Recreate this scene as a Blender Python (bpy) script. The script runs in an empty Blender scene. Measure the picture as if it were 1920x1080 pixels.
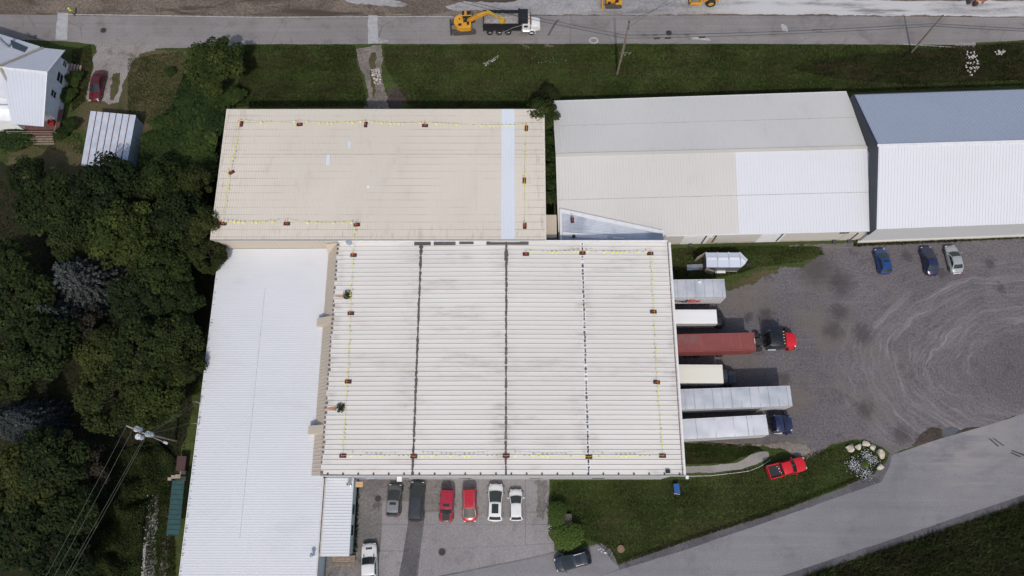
import bpy, bmesh, math, random
import numpy as np
from mathutils import Vector, Matrix
random.seed(7); np.random.seed(7)
R = math.radians
sc = bpy.context.scene
col = sc.collection
# ------------------------------------------------------------------ camera, sky, sun, exposure
FPX, HCAM, TILT = 1400.0, 100.0, R(17.1)
cam_d = bpy.data.cameras.new('camera'); cam_d.sensor_width = 36; cam_d.lens = 36*FPX/1920
cam_d.clip_start = 1; cam_d.clip_end = 6000
cam = bpy.data.objects.new('camera', cam_d); col.objects.link(cam)
cam.location = (0, 0, HCAM); cam.rotation_euler = (TILT, 0, 0); sc.camera = cam
SUN_EL = R(52)
w = bpy.data.worlds.new('World'); sc.world = w; w.use_nodes = True
wn = w.node_tree; bg = wn.nodes['Background']
sky = wn.nodes.new('ShaderNodeTexSky'); sky.sky_type = 'NISHITA'; sky.sun_disc = False
sky.sun_elevation = SUN_EL; sky.sun_rotation = R(180); sky.air_density = 1.0; sky.dust_density = 3.0; sky.ozone_density = 1.0
wn.links.new(sky.outputs[0], bg.inputs[0]); bg.inputs[1].default_value = 0.125
sd = bpy.data.lights.new('sun', 'SUN'); sd.energy = 2.2; sd.angle = R(1.6); sd.color = (1.0, .95, .89)
sun = bpy.data.objects.new('sun', sd); col.objects.link(sun)
sun.rotation_euler = (R(90)-SUN_EL, 0, 0); sun.location = (0, -60, 80)
sc.view_settings.view_transform = 'Standard'; sc.view_settings.look = 'None'
sc.view_settings.exposure = -0.06; sc.view_settings.gamma = 1.0; sc.view_settings.use_curve_mapping = False

# ------------------------------------------------------------------ helpers: survey, tags, meshes
ST, CT = math.sin(TILT), math.cos(TILT)
def ray(x, y):
    u = (x-960)/FPX; v = (540-y)/FPX
    return Vector((u, v*CT+ST, v*ST-CT))
def P(x, y, z=0.0):                       # survey: the point at height z that the photograph shows at x, y
    d = ray(x, y); t = (HCAM-z)/(-d.z)
    return Vector((d.x*t, d.y*t, z))
def Pplane(x, y, p0, n):
    d = ray(x, y); o = Vector((0, 0, HCAM)); t = (p0-o).dot(n)/d.dot(n)
    return o+d*t
def tag(o, label=None, cat=None, group=None, kind=None):
    if label: o['label'] = label
    if cat: o['category'] = cat
    if group: o['group'] = group
    if kind: o['kind'] = kind
    return o
def empty(name, loc=(0, 0, 0), rz=0.0):
    o = bpy.data.objects.new(name, None); col.objects.link(o); o.location = loc; o.rotation_euler = (0, 0, rz)
    o.empty_display_size = .3
    return o
def link(name, me, parent=None, loc=None, rz=None):
    o = bpy.data.objects.new(name, me); col.objects.link(o)
    if parent: o.parent = parent
    if loc is not None: o.location = loc
    if rz is not None: o.rotation_euler = (0, 0, rz)
    return o
def copy_tree(o, parent=None):
    c = o.copy(); col.objects.link(c); c.parent = parent
    for ch in list(o.children): copy_tree(ch, c)
    return c
class MB:
    def __init__(s): s.v = []; s.f = []; s.m = []
    def add(s, vs, fs, mi=0):
        k = len(s.v); s.v += [tuple(p) for p in vs]
        for f in fs: s.f.append(tuple(i+k for i in f)); s.m.append(mi)
        return s
    def box(s, x0, x1, y0, y1, z0, z1, mi=0, mat=None):
        vs = [Vector(p) for p in ((x0,y0,z0),(x1,y0,z0),(x1,y1,z0),(x0,y1,z0),(x0,y0,z1),(x1,y0,z1),(x1,y1,z1),(x0,y1,z1))]
        if mat is not None: vs = [mat @ p for p in vs]
        return s.add(vs, [(3,2,1,0),(4,5,6,7),(0,1,5,4),(1,2,6,5),(2,3,7,6),(3,0,4,7)], mi)
    def hexa(s, bot, top, mi=0):
        n = len(bot); vs = list(bot)+list(top)
        fs = [tuple(range(n-1, -1, -1)), tuple(range(n, 2*n))]+[(i, (i+1) % n, n+(i+1) % n, n+i) for i in range(n)]
        return s.add(vs, fs, mi)
    def cyl(s, p0, p1, r0, r1=None, n=10, mi=0, cap=True):
        p0 = Vector(p0); p1 = Vector(p1); r1 = r0 if r1 is None else r1
        d = (p1-p0).normalized(); a = d.orthogonal().normalized(); b = d.cross(a)
        vs = []
        for p, r in ((p0, r0), (p1, r1)):
            for i in range(n):
                t = 2*math.pi*i/n; vs.append(p+a*(r*math.cos(t))+b*(r*math.sin(t)))
        fs = [(i, (i+1) % n, n+(i+1) % n, n+i) for i in range(n)]
        if cap: fs += [tuple(range(n-1, -1, -1)), tuple(range(n, 2*n))]
        return s.add(vs, fs, mi)
    def tube(s, pts, r, n=5, mi=0):
        pts = [Vector(p) for p in pts]; rr = r if isinstance(r, (list, tuple)) else [r]*len(pts)
        vs = []; fs = []
        for k, p in enumerate(pts):
            d = (pts[min(k+1, len(pts)-1)]-pts[max(k-1, 0)]).normalized()
            up = Vector((0, 0, 1)) if abs(d.z) < .9 else Vector((1, 0, 0))
            a = d.cross(up).normalized(); b = a.cross(d)
            for i in range(n):
                t = 2*math.pi*i/n; vs.append(p+a*(rr[k]*math.cos(t))+b*(rr[k]*math.sin(t)))
        for k in range(len(pts)-1):
            for i in range(n):
                j = (i+1) % n; fs.append((k*n+i, k*n+j, (k+1)*n+j, (k+1)*n+i))
        fs += [tuple(range(n-1, -1, -1)), tuple(range((len(pts)-1)*n, len(pts)*n))]
        return s.add(vs, fs, mi)
    def loft(s, secs, mi=0, cap=True):
        n = len(secs[0]); vs = [p for q in secs for p in q]; fs = []
        for k in range(len(secs)-1):
            for i in range(n):
                j = (i+1) % n; fs.append((k*n+i, k*n+j, (k+1)*n+j, (k+1)*n+i))
        if cap: fs += [tuple(range(n-1, -1, -1)), tuple(range((len(secs)-1)*n, len(secs)*n))]
        return s.add(vs, fs, mi)
    def grid(s, fn, nu, nv, mi=0):
        vs = [fn(i/nu, j/nv) for j in range(nv+1) for i in range(nu+1)]
        fs = [(j*(nu+1)+i, j*(nu+1)+i+1, (j+1)*(nu+1)+i+1, (j+1)*(nu+1)+i) for j in range(nv) for i in range(nu)]
        return s.add(vs, fs, mi)
    def mesh(s, name, mats, smooth=None, fix=True):
        me = bpy.data.meshes.new(name); me.from_pydata(s.v, [], s.f)
        for m in (mats if isinstance(mats, (list, tuple)) else [mats]): me.materials.append(m)
        me.polygons.foreach_set('material_index', s.m)
        if fix:
            bm = bmesh.new(); bm.from_mesh(me); bmesh.ops.recalc_face_normals(bm, faces=bm.faces); bm.to_mesh(me); bm.free()
        if smooth is not None:
            me.shade_smooth(); me.set_sharp_from_angle(angle=R(smooth))
        me.update(); return me
    def obj(s, name, mats, parent=None, smooth=None, loc=None, rz=None, fix=True, bevel=0):
        o = link(name, s.mesh(name, mats, smooth, fix), parent, loc, rz)
        if bevel:
            b = o.modifiers.new('bevel', 'BEVEL'); b.width = bevel; b.segments = 2; b.limit_method = 'ANGLE'
        return o
# ------------------------------------------------------------------ procedural materials
def L(*c):                                 # sRGB 0-255 to linear
    return tuple(((x/255)/12.92 if x/255 <= .04045 else ((x/255+.055)/1.055)**2.4) for x in c)
class NT:
    def __init__(s, name):
        s.m = bpy.data.materials.new(name); s.m.use_nodes = True; s.nt = s.m.node_tree
        s.b = s.nt.nodes['Principled BSDF']; s.N = s.nt.nodes
        s.tc = s.N.new('ShaderNodeTexCoord')
    def l(s, a, b): s.nt.links.new(a, b)
    def put(s, sock, v):
        if hasattr(v, 'is_linked'): s.l(v, sock)
        elif isinstance(v, (tuple, list)) and len(v) == 3 and sock.type == 'RGBA': sock.default_value = (*v, 1)
        else: sock.default_value = v
    def co(s, scale=(1, 1, 1), rot=0, rnd=False, loc=(0, 0, 0)):
        mp = s.N.new('ShaderNodeMapping'); mp.inputs['Scale'].default_value = scale; mp.inputs['Rotation'].default_value = (0, 0, rot)
        mp.inputs['Location'].default_value = loc
        s.l(s.tc.outputs['Object'], mp.inputs[0])
        if rnd:
            oi = s.N.new('ShaderNodeObjectInfo'); k = s.math('MULTIPLY', oi.outputs['Random'], 91.7); s.l(k, mp.inputs['Location'])
        return mp.outputs[0]
    def noise(s, vec, scale, detail=5, rough=.6, dist=0.0):
        n = s.N.new('ShaderNodeTexNoise'); n.inputs['Scale'].default_value = scale; n.inputs['Detail'].default_value = detail
        n.inputs['Roughness'].default_value = rough; n.inputs['Distortion'].default_value = dist; s.l(vec, n.inputs['Vector']); return n.outputs['Fac']
    def ramp(s, fac, lo, hi, a=0.0, b=1.0):
        n = s.N.new('ShaderNodeMapRange'); n.clamp = True; n.interpolation_type = 'SMOOTHSTEP'
        for i, v in enumerate((lo, hi, a, b)): n.inputs[i+1].default_value = v
        s.l(fac, n.inputs[0]); return n.outputs[0]
    def mix(s, fac, a, b, mode='MIX'):
        n = s.N.new('ShaderNodeMix'); n.data_type = 'RGBA'; n.blend_type = mode
        s.put(n.inputs[0], fac); s.put(n.inputs[6], a); s.put(n.inputs[7], b); return n.outputs[2]
    def math(s, op, a, b=0.0):
        n = s.N.new('ShaderNodeMath'); n.operation = op; s.put(n.inputs[0], a); s.put(n.inputs[1], b); return n.outputs[0]
    def bump(s, h, strength=.3, dist=.05):
        n = s.N.new('ShaderNodeBump'); n.inputs['Strength'].default_value = strength; n.inputs['Distance'].default_value = dist
        s.l(h, n.inputs['Height']); s.l(n.outputs[0], s.b.inputs['Normal'])
    def out(s, colr, rough=.8, metal=0.0, spec=.5):
        s.put(s.b.inputs['Base Color'], colr); s.put(s.b.inputs['Roughness'], rough); s.b.inputs['Metallic'].default_value = metal
        s.b.inputs['Specular IOR Level'].default_value = spec; return s.m
_mc = {}
def mt(name, c, rough=.6, metal=0.0, var=.12, scale=1.5, spec=.5, dirt=None, dirt_amt=.5):
    if name in _mc: return _mc[name]
    s = NT(name); v = s.co(rnd=True); n = s.noise(v, scale); f = s.noise(v, scale*14, 3)
    lo = tuple(x*(1-var) for x in c); hi = tuple(min(1, x*(1+var)) for x in c)
    k = s.mix(s.ramp(n, .3, .7), lo, hi); k = s.mix(s.math('MULTIPLY', s.ramp(f, .45, .75), var), k, tuple(x*.5 for x in c))
    if dirt: k = s.mix(s.math('MULTIPLY', s.ramp(s.noise(v, scale*.7, 8, .7), .5, .72), dirt_amt), k, dirt)
    _mc[name] = s.out(k, rough, metal, spec); return _mc[name]
def paint(name, c, rough=.28):
    if name in _mc: return _mc[name]
    s = NT(name); v = s.co(rnd=True); n = s.noise(v, 2.0, 6)
    k = s.mix(s.ramp(n, .35, .75), c, tuple(x*.86+.012 for x in c))
    s.out(k, s.math('ADD', s.math('MULTIPLY', n, .2), rough-.1), 0, .5)
    s.b.inputs['Coat Weight'].default_value = .35; s.b.inputs['Coat Roughness'].default_value = .12
    _mc[name] = s.m; return s.m
BLACK = mt('black_plastic', (.018, .018, .02), .55)
RUBBER = mt('tyre_rubber', (.02, .02, .021), .85, dirt=(.09, .08, .07))
RIM = mt('alloy_rim', (.42, .42, .43), .35, .8)
CHROME = mt('chrome', (.7, .7, .7), .18, 1.0)
GLASS = NT('car_glass'); GLASS.out(GLASS.mix(GLASS.noise(GLASS.co(rnd=True), 1.2), (.012, .018, .018), (.03, .04, .04)), .06, 0, .7); GLASS = GLASS.m
LAMPW = mt('lamp_lens', (.7, .7, .68), .15); LAMPR = mt('tail_lens', (.35, .012, .012), .2); AMBER = mt('amber_lens', (.6, .22, .02), .2)
STEEL = mt('dark_steel', (.06, .06, .063), .55, .4, dirt=(.10, .07, .05))
GALV = mt('galvanised', (.45, .47, .49), .4, .7)
WOOD = mt('weathered_wood', (.23, .18, .14), .85, var=.3, scale=3)
POLEW = mt('pole_wood', (.20, .15, .12), .9, var=.3, scale=2)
# ------------------------------------------------------------------ ground materials
def ground_mat(name, c1, c2, c3, s1=.06, s2=.5, s3=4.0, rough=.95, grit=.5, bumpd=.03, extra=None, gscale=9.0):
    s = NT(name); v = s.co()
    k = s.mix(s.ramp(s.noise(v, s1, 6, .62, .4), .38, .62), c1, c2)
    k = s.mix(s.ramp(s.noise(v, s2, 7, .68, .3), .5, .72), k, c3)
    g = s.noise(v, s3, 5, .7); g2 = s.noise(v, gscale, 3, .7)
    k = s.mix(grit, k, s.mix(s.ramp(g, .32, .68), (.45, .45, .45), (1.5, 1.5, 1.5)), 'MULTIPLY')
    k = s.mix(grit*.7, k, s.mix(s.ramp(g2, .35, .65), (.55, .55, .55), (1.4, 1.4, 1.4)), 'MULTIPLY')
    if extra: k = extra(s, v, k)
    s.bump(g2, .5, bumpd)
    return s.out(k, rough, 0, .15)
def grass_extra(s, v, k):
    br = s.ramp(s.noise(s.co((.35, 1.3, 1), R(2)), .35, 7, .7, .5), .53, .75)
    k = s.mix(s.math('MULTIPLY', br, .75), k, (.066, .053, .027))
    mow = s.noise(s.co((.03, 1.0, 1), R(1)), 1.1, 3, .5)
    return s.mix(.35, k, s.mix(s.ramp(mow, .35, .65), (.6, .6, .6), (1.35, 1.35, 1.3)), 'MULTIPLY')
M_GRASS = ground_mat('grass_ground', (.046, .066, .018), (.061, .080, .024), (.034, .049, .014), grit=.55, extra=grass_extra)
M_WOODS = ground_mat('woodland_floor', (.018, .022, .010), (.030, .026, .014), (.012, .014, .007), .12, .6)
M_DRY = ground_mat('dry_grass', (.075, .070, .032), (.105, .085, .048), (.04, .054, .018), .15, .5)
def dirt_extra(s, v, k):
    st = s.noise(s.co((.12, .8, 1), R(1)), .5, 6, .65, .6); k = s.mix(s.ramp(st, .5, .66), k, (.075, .056, .044))
    st = s.noise(s.co((.1, 1, 1), R(-1), loc=(7, 3, 0)), .45, 6, .7, .5); return s.mix(s.math('MULTIPLY', s.ramp(st, .56, .7), .8), k, (.30, .27, .24))
M_DIRT = ground_mat('construction_dirt', (.13, .105, .085), (.19, .155, .125), (.085, .065, .052), .09, .35, 2.5, grit=.6, extra=dirt_extra)
def pale_extra(s, v, k):
    sx = s.N.new('ShaderNodeSeparateXYZ'); s.l(v, sx.inputs[0]); e = s.math('MULTIPLY', s.ramp(sx.outputs[0], 25, 40), s.ramp(s.noise(s.co((.15, 1, 1)), .4, 5, .65), .38, .55))
    k = s.mix(e, k, (.50, .495, .495)); return s.mix(s.math('MULTIPLY', s.ramp(s.noise(s.co((.1, 1, 1), loc=(3, 9, 0)), .5, 6, .7), .54, .68), .8), k, (.16, .145, .135))
M_GREYGRAV = ground_mat('pale_gravel', (.27, .265, .265), (.35, .345, .345), (.20, .19, .185), .08, .3, 2.0, grit=.3, extra=pale_extra)
M_PATH = ground_mat('trench_soil', (.22, .195, .175), (.165, .14, .118), (.09, .075, .058), .3, .8, 3.0, grit=.5)
def road_extra(s, v, k):
    st = s.noise(s.co((.02, 1.2, 1)), 1.6, 4, .6)
    k = s.mix(.35, k, s.mix(s.ramp(st, .3, .7), (.78, .78, .78), (1.16, 1.15, 1.14)), 'MULTIPLY')
    vo = s.N.new('ShaderNodeTexVoronoi'); vo.feature = 'DISTANCE_TO_EDGE'; vo.inputs['Scale'].default_value = .11
    wv = s.N.new('ShaderNodeMix'); wv.data_type = 'RGBA'; wv.inputs[0].default_value = .05
    nn = s.N.new('ShaderNodeTexNoise'); nn.inputs['Scale'].default_value = .5; nn.inputs['Detail'].default_value = 6; s.l(v, nn.inputs['Vector'])
    s.l(v, wv.inputs[6]); s.l(nn.outputs['Color'], wv.inputs[7]); s.l(wv.outputs[2], vo.inputs['Vector'])
    cr = s.ramp(vo.outputs['Distance'], .0, .006, 1, 0)
    cr = s.math('MULTIPLY', cr, s.ramp(s.noise(v, .12, 3), .45, .6))
    return s.mix(s.math('MULTIPLY', cr, .6), k, (.07, .066, .064))
M_ROAD = ground_mat('old_asphalt', (.215, .20, .195), (.25, .235, .23), (.175, .163, .158), .07, .3, 5, grit=.22, extra=road_extra, bumpd=.01)
def rot_extra(s, v, k):
    st = s.noise(s.co((.04, 1.2, 1), R(-19)), .8, 5, .6)
    k = s.mix(.4, k, s.mix(s.ramp(st, .3, .7), (.85, .85, .85), (1.13, 1.13, 1.13)), 'MULTIPLY')
    D = s.N.new('ShaderNodeVectorMath'); D.operation = 'DISTANCE'; D.inputs[1].default_value = P(1800, 815); s.l(v, D.inputs[0])
    du = s.math('MULTIPLY', s.ramp(D.outputs['Value'], 2, 12, 1, 0), s.ramp(s.noise(s.co((.5, 1.4, 1), R(-20)), .35, 7, .7, .8), .36, .62))
    k = s.mix(s.math('MULTIPLY', du, .75), k, (.285, .268, .262))
    wk = s.noise(s.co((.05, 1.6, 1), R(-24)), 1.3, 5, .7); return s.mix(s.math('MULTIPLY', s.math('MULTIPLY', s.ramp(wk, .55, .7), s.ramp(D.outputs['Value'], 3, 16, 1, 0)), .45), k, (.33, .315, .31))
M_ROAD2 = ground_mat('grey_asphalt', (.19, .187, .198), (.225, .221, .23), (.17, .167, .176), .05, .25, 6, grit=.2, extra=rot_extra, bumpd=.01)
M_SHOULD = ground_mat('dark_shoulder', (.095, .09, .098), (.125, .118, .125), (.07, .066, .07), .2, .8, 5, grit=.35)
def lot_extra(s, v, k):
    C = P(1905, 690)
    sx = s.N.new('ShaderNodeSeparateXYZ'); s.l(v, sx.inputs[0])
    wob = s.math('ADD', s.math('MULTIPLY', s.math('SUBTRACT', s.noise(v, .07, 3), .5), 7.0), s.math('MULTIPLY', s.math('SUBTRACT', s.noise(v, .35, 3), .5), 1.6))
    dx = s.math('SUBTRACT', sx.outputs[0], C.x+4); dy = s.math('SUBTRACT', sx.outputs[1], C.y)
    dy2 = s.math('MULTIPLY', dy, 1.75)
    r = s.math('SQRT', s.math('ADD', s.math('MULTIPLY', dx, dx), s.math('MULTIPLY', dy2, dy2)))
    r = s.math('ADD', r, wob)
    an = s.math('ARCTAN2', dy2, s.math('MULTIPLY', dx, -1.0))
    cb = s.N.new('ShaderNodeCombineXYZ'); s.l(r, cb.inputs[0]); s.l(s.math('MULTIPLY', an, .9), cb.inputs[1])
    n = s.noise(cb.outputs[0], .55, 5, .8); n2 = s.noise(cb.outputs[0], 2.6, 4, .75)
    m = s.math('MULTIPLY', s.ramp(r, 7, 13), s.ramp(r, 24, 33, 1, 0))
    t = s.math('MULTIPLY', s.math('MULTIPLY', s.ramp(n, .36, .72), s.ramp(n2, .34, .70)), s.math('MULTIPLY', m, s.ramp(s.noise(v, .16, 5, .7), .3, .62, .55, 1.0)))
    k = s.mix(s.math('MULTIPLY', t, 1.0), k, (.32, .30, .295))
    # straight runs out of the docks
    st = s.noise(s.co((.05, 1.4, 1), R(2)), 1.0, 4, .7); bx = s.ramp(sx.outputs[0], 34, 40); bx2 = s.ramp(sx.outputs[0], 44, 52, 1, 0)
    k = s.mix(s.math('MULTIPLY', s.math('MULTIPLY', s.ramp(st, .5, .7), s.math('MULTIPLY', bx, bx2)), .45), k, (.19, .175, .168))
    c2 = s.noise(s.co((.07, 1.5, 1), R(-52)), 1.2, 5, .75); c3 = s.noise(s.co((.07, 1.5, 1), R(38), loc=(5, 2, 0)), 1.3, 5, .75); rg = s.ramp(s.noise(v, .05, 3, .6), .42, .6)
    k = s.mix(s.math('MULTIPLY', s.math('MULTIPLY', s.ramp(c2, .55, .72), rg), .5), k, (.22, .205, .2)); k = s.mix(s.math('MULTIPLY', s.math('MULTIPLY', s.ramp(c3, .56, .74), rg), .4), k, (.20, .185, .18))
    br = s.ramp(s.noise(v, .11, 6, .7), .42, .62); lx = s.ramp(sx.outputs[0], 42, 60, 1, .15)
    k = s.mix(s.math('MULTIPLY', s.math('MULTIPLY', br, lx), .6), k, (.16, .138, .118))
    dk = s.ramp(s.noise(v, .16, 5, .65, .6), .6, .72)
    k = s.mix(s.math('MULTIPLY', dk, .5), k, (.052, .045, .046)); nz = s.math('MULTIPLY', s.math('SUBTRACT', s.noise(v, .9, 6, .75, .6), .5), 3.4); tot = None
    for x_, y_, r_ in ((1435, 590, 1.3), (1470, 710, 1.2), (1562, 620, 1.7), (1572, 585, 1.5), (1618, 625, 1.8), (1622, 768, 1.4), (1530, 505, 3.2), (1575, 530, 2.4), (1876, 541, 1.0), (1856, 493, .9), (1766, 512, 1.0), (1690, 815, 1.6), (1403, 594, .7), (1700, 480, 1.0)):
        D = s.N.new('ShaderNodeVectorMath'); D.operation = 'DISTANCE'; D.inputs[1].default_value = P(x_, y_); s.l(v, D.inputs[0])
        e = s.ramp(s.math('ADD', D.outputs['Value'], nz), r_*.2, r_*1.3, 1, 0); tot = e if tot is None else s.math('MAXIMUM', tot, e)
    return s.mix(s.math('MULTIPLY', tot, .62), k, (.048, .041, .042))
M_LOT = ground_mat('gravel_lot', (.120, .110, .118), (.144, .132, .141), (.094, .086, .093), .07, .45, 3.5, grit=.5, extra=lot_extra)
M_CONC = ground_mat('worn_concrete', (.24, .229, .232), (.27, .257, .26), (.195, .183, .183), .15, .5, 4, grit=.25, bumpd=.01)
M_CONCD = ground_mat('stained_concrete', (.15, .14, .137), (.20, .187, .18), (.10, .092, .088), .16, .35, 3, grit=.4, bumpd=.01)
M_PATCH = ground_mat('asphalt_patch', (.105, .10, .105), (.13, .124, .128), (.08, .076, .078), .2, .6, 5, grit=.35, bumpd=.01)
M_WALK = ground_mat('concrete_walk', (.25, .235, .22), (.29, .275, .26), (.21, .195, .18), .2, .6, 5, grit=.2, bumpd=.01)
M_DARKSOIL = ground_mat('wet_soil', (.06, .048, .04), (.10, .08, .066), (.042, .034, .03), .2, .6, 3, grit=.5)
M_FIELD = ground_mat('field_ground', (.03, .042, .013), (.045, .05, .02), (.018, .026, .009), .1, .5, 3, grit=.55)
# ------------------------------------------------------------------ ground sheets
def jit(pts, amp, step=.3):
    out = []; n = len(pts); s0 = 0.0; ph = [random.uniform(0, 6.28) for _ in range(8)]
    fr = (.35, .8, 1.7, 3.1, 5.3, 8.9, 13.0, 19.0)
    for i in range(n):
        a, b = pts[i], pts[(i+1) % n]; d = (b-a).length; k = max(1, int(d/step)) if d < 150 else 20
        nn = Vector((-(b-a).y, (b-a).x, 0)).normalized() if d > 1e-6 else Vector((0, 0, 0))
        for j in range(k):
            t = j/k; s_ = s0+d*t; w_ = sum(math.sin(f*s_+p)/(1+.35*f) for f, p in zip(fr, ph))
            out.append(a.lerp(b, t)+nn*amp*(w_*.6+random.gauss(0, .15))*min(1, 4*t*(1-t)+.15))
        s0 += d
    return out
def sheet(name, px, z, m, amp=0.0, step=.28, world=False, kind='structure', parent=None):
    pts = [Vector((p[0], p[1], z)) for p in px] if world else [P(x, y, z) for x, y in px]
    if amp: pts = jit(pts, amp, step)
    me = bpy.data.meshes.new(name); bm = bmesh.new()
    f = bm.faces.new([bm.verts.new((p.x, p.y, z)) for p in pts]); bm.normal_update()
    if f.normal.z < 0: f.normal_flip()
    bmesh.ops.triangulate(bm, faces=[f]); bm.to_mesh(me); bm.free(); me.materials.append(m)
    o = link(name, me, parent)
    if kind and not parent: o['kind'] = kind
    return o
g = MB(); g.grid(lambda u, v: (-1500+3000*u, -1500+3000*v, 0), 24, 24)
g.obj('ground', M_GRASS)['kind'] = 'structure'
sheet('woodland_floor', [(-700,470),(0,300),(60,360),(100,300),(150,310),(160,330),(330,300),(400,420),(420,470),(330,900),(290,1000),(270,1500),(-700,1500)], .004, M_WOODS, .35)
sheet('yard_grass', [(10,265),(150,265),(160,320),(90,345),(20,330)], .008, M_DRY, .3)
sheet('bare_clearing', [(235,470),(262,480),(240,600),(215,640),(205,560),(180,590),(210,520)], .008, M_DRY, .3)
sheet('side_yard', [(135,100),(350,95),(345,150),(330,230),(270,260),(140,240)], .008, M_DRY, .35)
sheet('construction_ground', [(-900,30),(480,36),(960,34),(1000,30),(1920,34),(2900,34),(2900,-420),(-900,-420)], .006, M_DIRT, .12)
sheet('gravel_bed', [(835,12),(870,2),(950,5),(1000,-8),(1340,-6),(1700,2),(2900,-2),(2900,26),(1920,31),(1350,26),(1150,28),(1010,27),(940,22),(850,20)], .010, M_GREYGRAV, .15)
sheet('gravel_bed_north', [(640,-8),(720,-6),(765,8),(740,14),(700,10),(650,4)], .010, M_GREYGRAV, .2)
ROADE = [(-900,26),(0,27),(480,33),(850,31),(1010,30),(1350,29),(1920,33),(2900,36),(2900,72),(1920,75),(1830,80),(1790,84),(1400,82),(960,82),(480,83),(340,90),(285,91),(250,98),(232,90),(185,84),(120,77),(0,74),(-900,66)]
sheet('road', ROADE, .014, M_ROAD, .05)
sheet('kerb_line', [(120,26),(480,31.5),(850,30),(850,31.2),(480,32.9),(120,27.4)], .05, mt('pale_kerb', (.42,.40,.38), .9, var=.25))['kind'] = 'structure'
sheet('road_patch', [(108,24),(128,24),(126,74),(104,74)], .018, mt('fresh_concrete', (.36,.36,.37), .9, var=.12), .06)
sheet('road_trench_patch', [(691,28),(708,29),(709,82),(690,82)], .018, mt('fresh_concrete', (.36,.36,.37)), .08)
sheet('trench_patch_stain', [(709,70),(730,77),(708,82)], .018, M_GREYGRAV, .1)
sheet('driveway', [(178,82),(300,84),(290,96),(262,100),(245,118),(232,155),(222,192),(205,196),(196,190),(163,192),(160,180),(176,128),(172,112),(182,98)], .018, ground_mat('driveway_gravel', (.24,.215,.20), (.29,.27,.255), (.13,.11,.09), .2, .5, 4, grit=.35), .22)
sheet('driveway_weeds', [(212,138),(226,136),(222,165),(213,188),(206,186)], .022, M_DRY, .2)
sheet('trench_path', [(668,92),(715,84),(716,130),(722,165),(728,200),(735,206),(683,206),(692,180),(684,150),(668,120)], .012, M_PATH, .25)
sheet('trench_grass_strip', [(695,100),(704,98),(708,150),(700,185),(694,140)], .016, M_DRY, .2)
sheet('dug_soil', [(728,170),(745,163),(760,172),(763,190),(750,204),(732,206),(724,190)], .014, M_DARKSOIL, .25)
for q in ([(974,83),(990,84),(1000,90),(985,92)], [(1020,83),(1040,83),(1038,90),(1022,89)]): sheet('bare_verge_patch', q, .010, M_PATH, .2)
LOT = [(1240,470),(1300,466),(1920,444),(2900,410),(2900,560),(2400,640),(1920,775),(1850,798),(1765,822),(1700,842),(1672,853),(1655,838),(1630,826),(1600,824),(1560,832),(1535,850),(1512,862),(1490,845),(1440,832),(1283,829),(1240,829)]
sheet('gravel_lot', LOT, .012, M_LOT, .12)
sheet('wall_grass', [(1240,462),(1440,458),(1540,462),(1548,478),(1520,492),(1470,500),(1410,512),(1380,530),(1330,545),(1240,560)], .016, M_GRASS, .45)
sheet('weedy_gravel', [(1380,505),(1440,498),(1460,510),(1420,530),(1370,545),(1345,540)], .014, M_DRY, .4)
sheet('lot_puddle_stain', [(1748,800),(1785,808),(1840,800),(1800,812),(1765,822),(1730,835),(1705,838),(1725,815)], .016, M_DARKSOIL, .10)
SH = [(1150,1062),(1210,1036),(1290,1012),(1440,966),(1560,922),(1618,898),(1640,888),(1660,868),(1668,850),(1672,853),(1680,868),(1655,905),(1440,985),(1180,1075),(1000,1135),(980,1120)]
sheet('road_shoulder_near_lawn', SH, .014, M_SHOULD, .1)
sheet('road_shoulder_by_field', [(1380,1090),(1460,1065),(1920,915),(2900,590),(2900,640),(1920,946),(1510,1080),(1300,1150)], .014, M_SHOULD, .15)
sheet('street', [(600,1300),(1000,1118),(1150,1072),(1295,1028),(1440,978),(1652,904),(1668,874),(1672,853),(1765,822),(1850,798),(1920,775),(2400,640),(2900,500),(2900,600),(1920,928),(1465,1080),(1300,1135),(1000,1300)], .018, M_ROAD2, .03)
sheet('field', [(1510,1083),(1920,948),(2900,640),(2900,1900),(1100,1900),(1300,1152)], .010, M_FIELD, .2)
sheet('two_track_lane', [(292,925),(298,925),(296,980),(292,1030),(285,1090),(262,1090),(268,1030),(280,985),(288,950)], .010, M_GREYGRAV, .3)
sheet('two_track_rut', [(314,935),(320,930),(318,985),(314,1040),(312,1090),(300,1090),(302,1020),(310,980)], .010, M_PATH, .25)
# walk beside the building
sheet('sidewalk', [(1270,874),(1330,873),(1380,868),(1400,858),(1415,847),(1440,847),(1442,856),(1420,870),(1390,880),(1340,886),(1270,888)], .016, M_WALK, .06)
sheet('dock_soil', [(1283,829),(1440,832),(1500,832),(1530,845),(1512,862),(1470,842),(1420,838)], .016, M_PATH, .25)
# parking lot: base plus cast slabs
sheet('parking_lot', [(610,885),(1031,885),(1029,960),(1028,1000),(1040,1032),(1060,1040),(1125,1018),(1145,1030),(1160,1068),(1000,1125),(600,1350),(560,1050)], .010, M_CONCD, .03)
lotp = bpy.data.objects['parking_lot']
def slab(px, m=M_CONC, z=.03):
    b = MB(); c = [P(x, y, z) for x, y in px]; ce = sum(c, Vector())/len(c)
    c = [p+(ce-p).normalized()*.045 for p in c]
    b.hexa([Vector((p.x, p.y, .008)) for p in c], c); return b.obj('slab', m, lotp)
xs = [672, 716, 770, 845, 985, 1030]
slab([(664,1000),(716,1000),(712,1045),(620,1048),(664,1040)], M_CONCD); slab([(620,1048),(712,1045),(706,1100),(612,1100)], M_CONCD)
slab([(672,896),(716,896),(716,1000),(666,1000)], M_CONCD)
slab([(716,896),(770,896),(768,939),(716,939)], M_CONCD); slab([(770,896),(845,896),(845,959),(768,959),(768,939)], M_CONCD)
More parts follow.
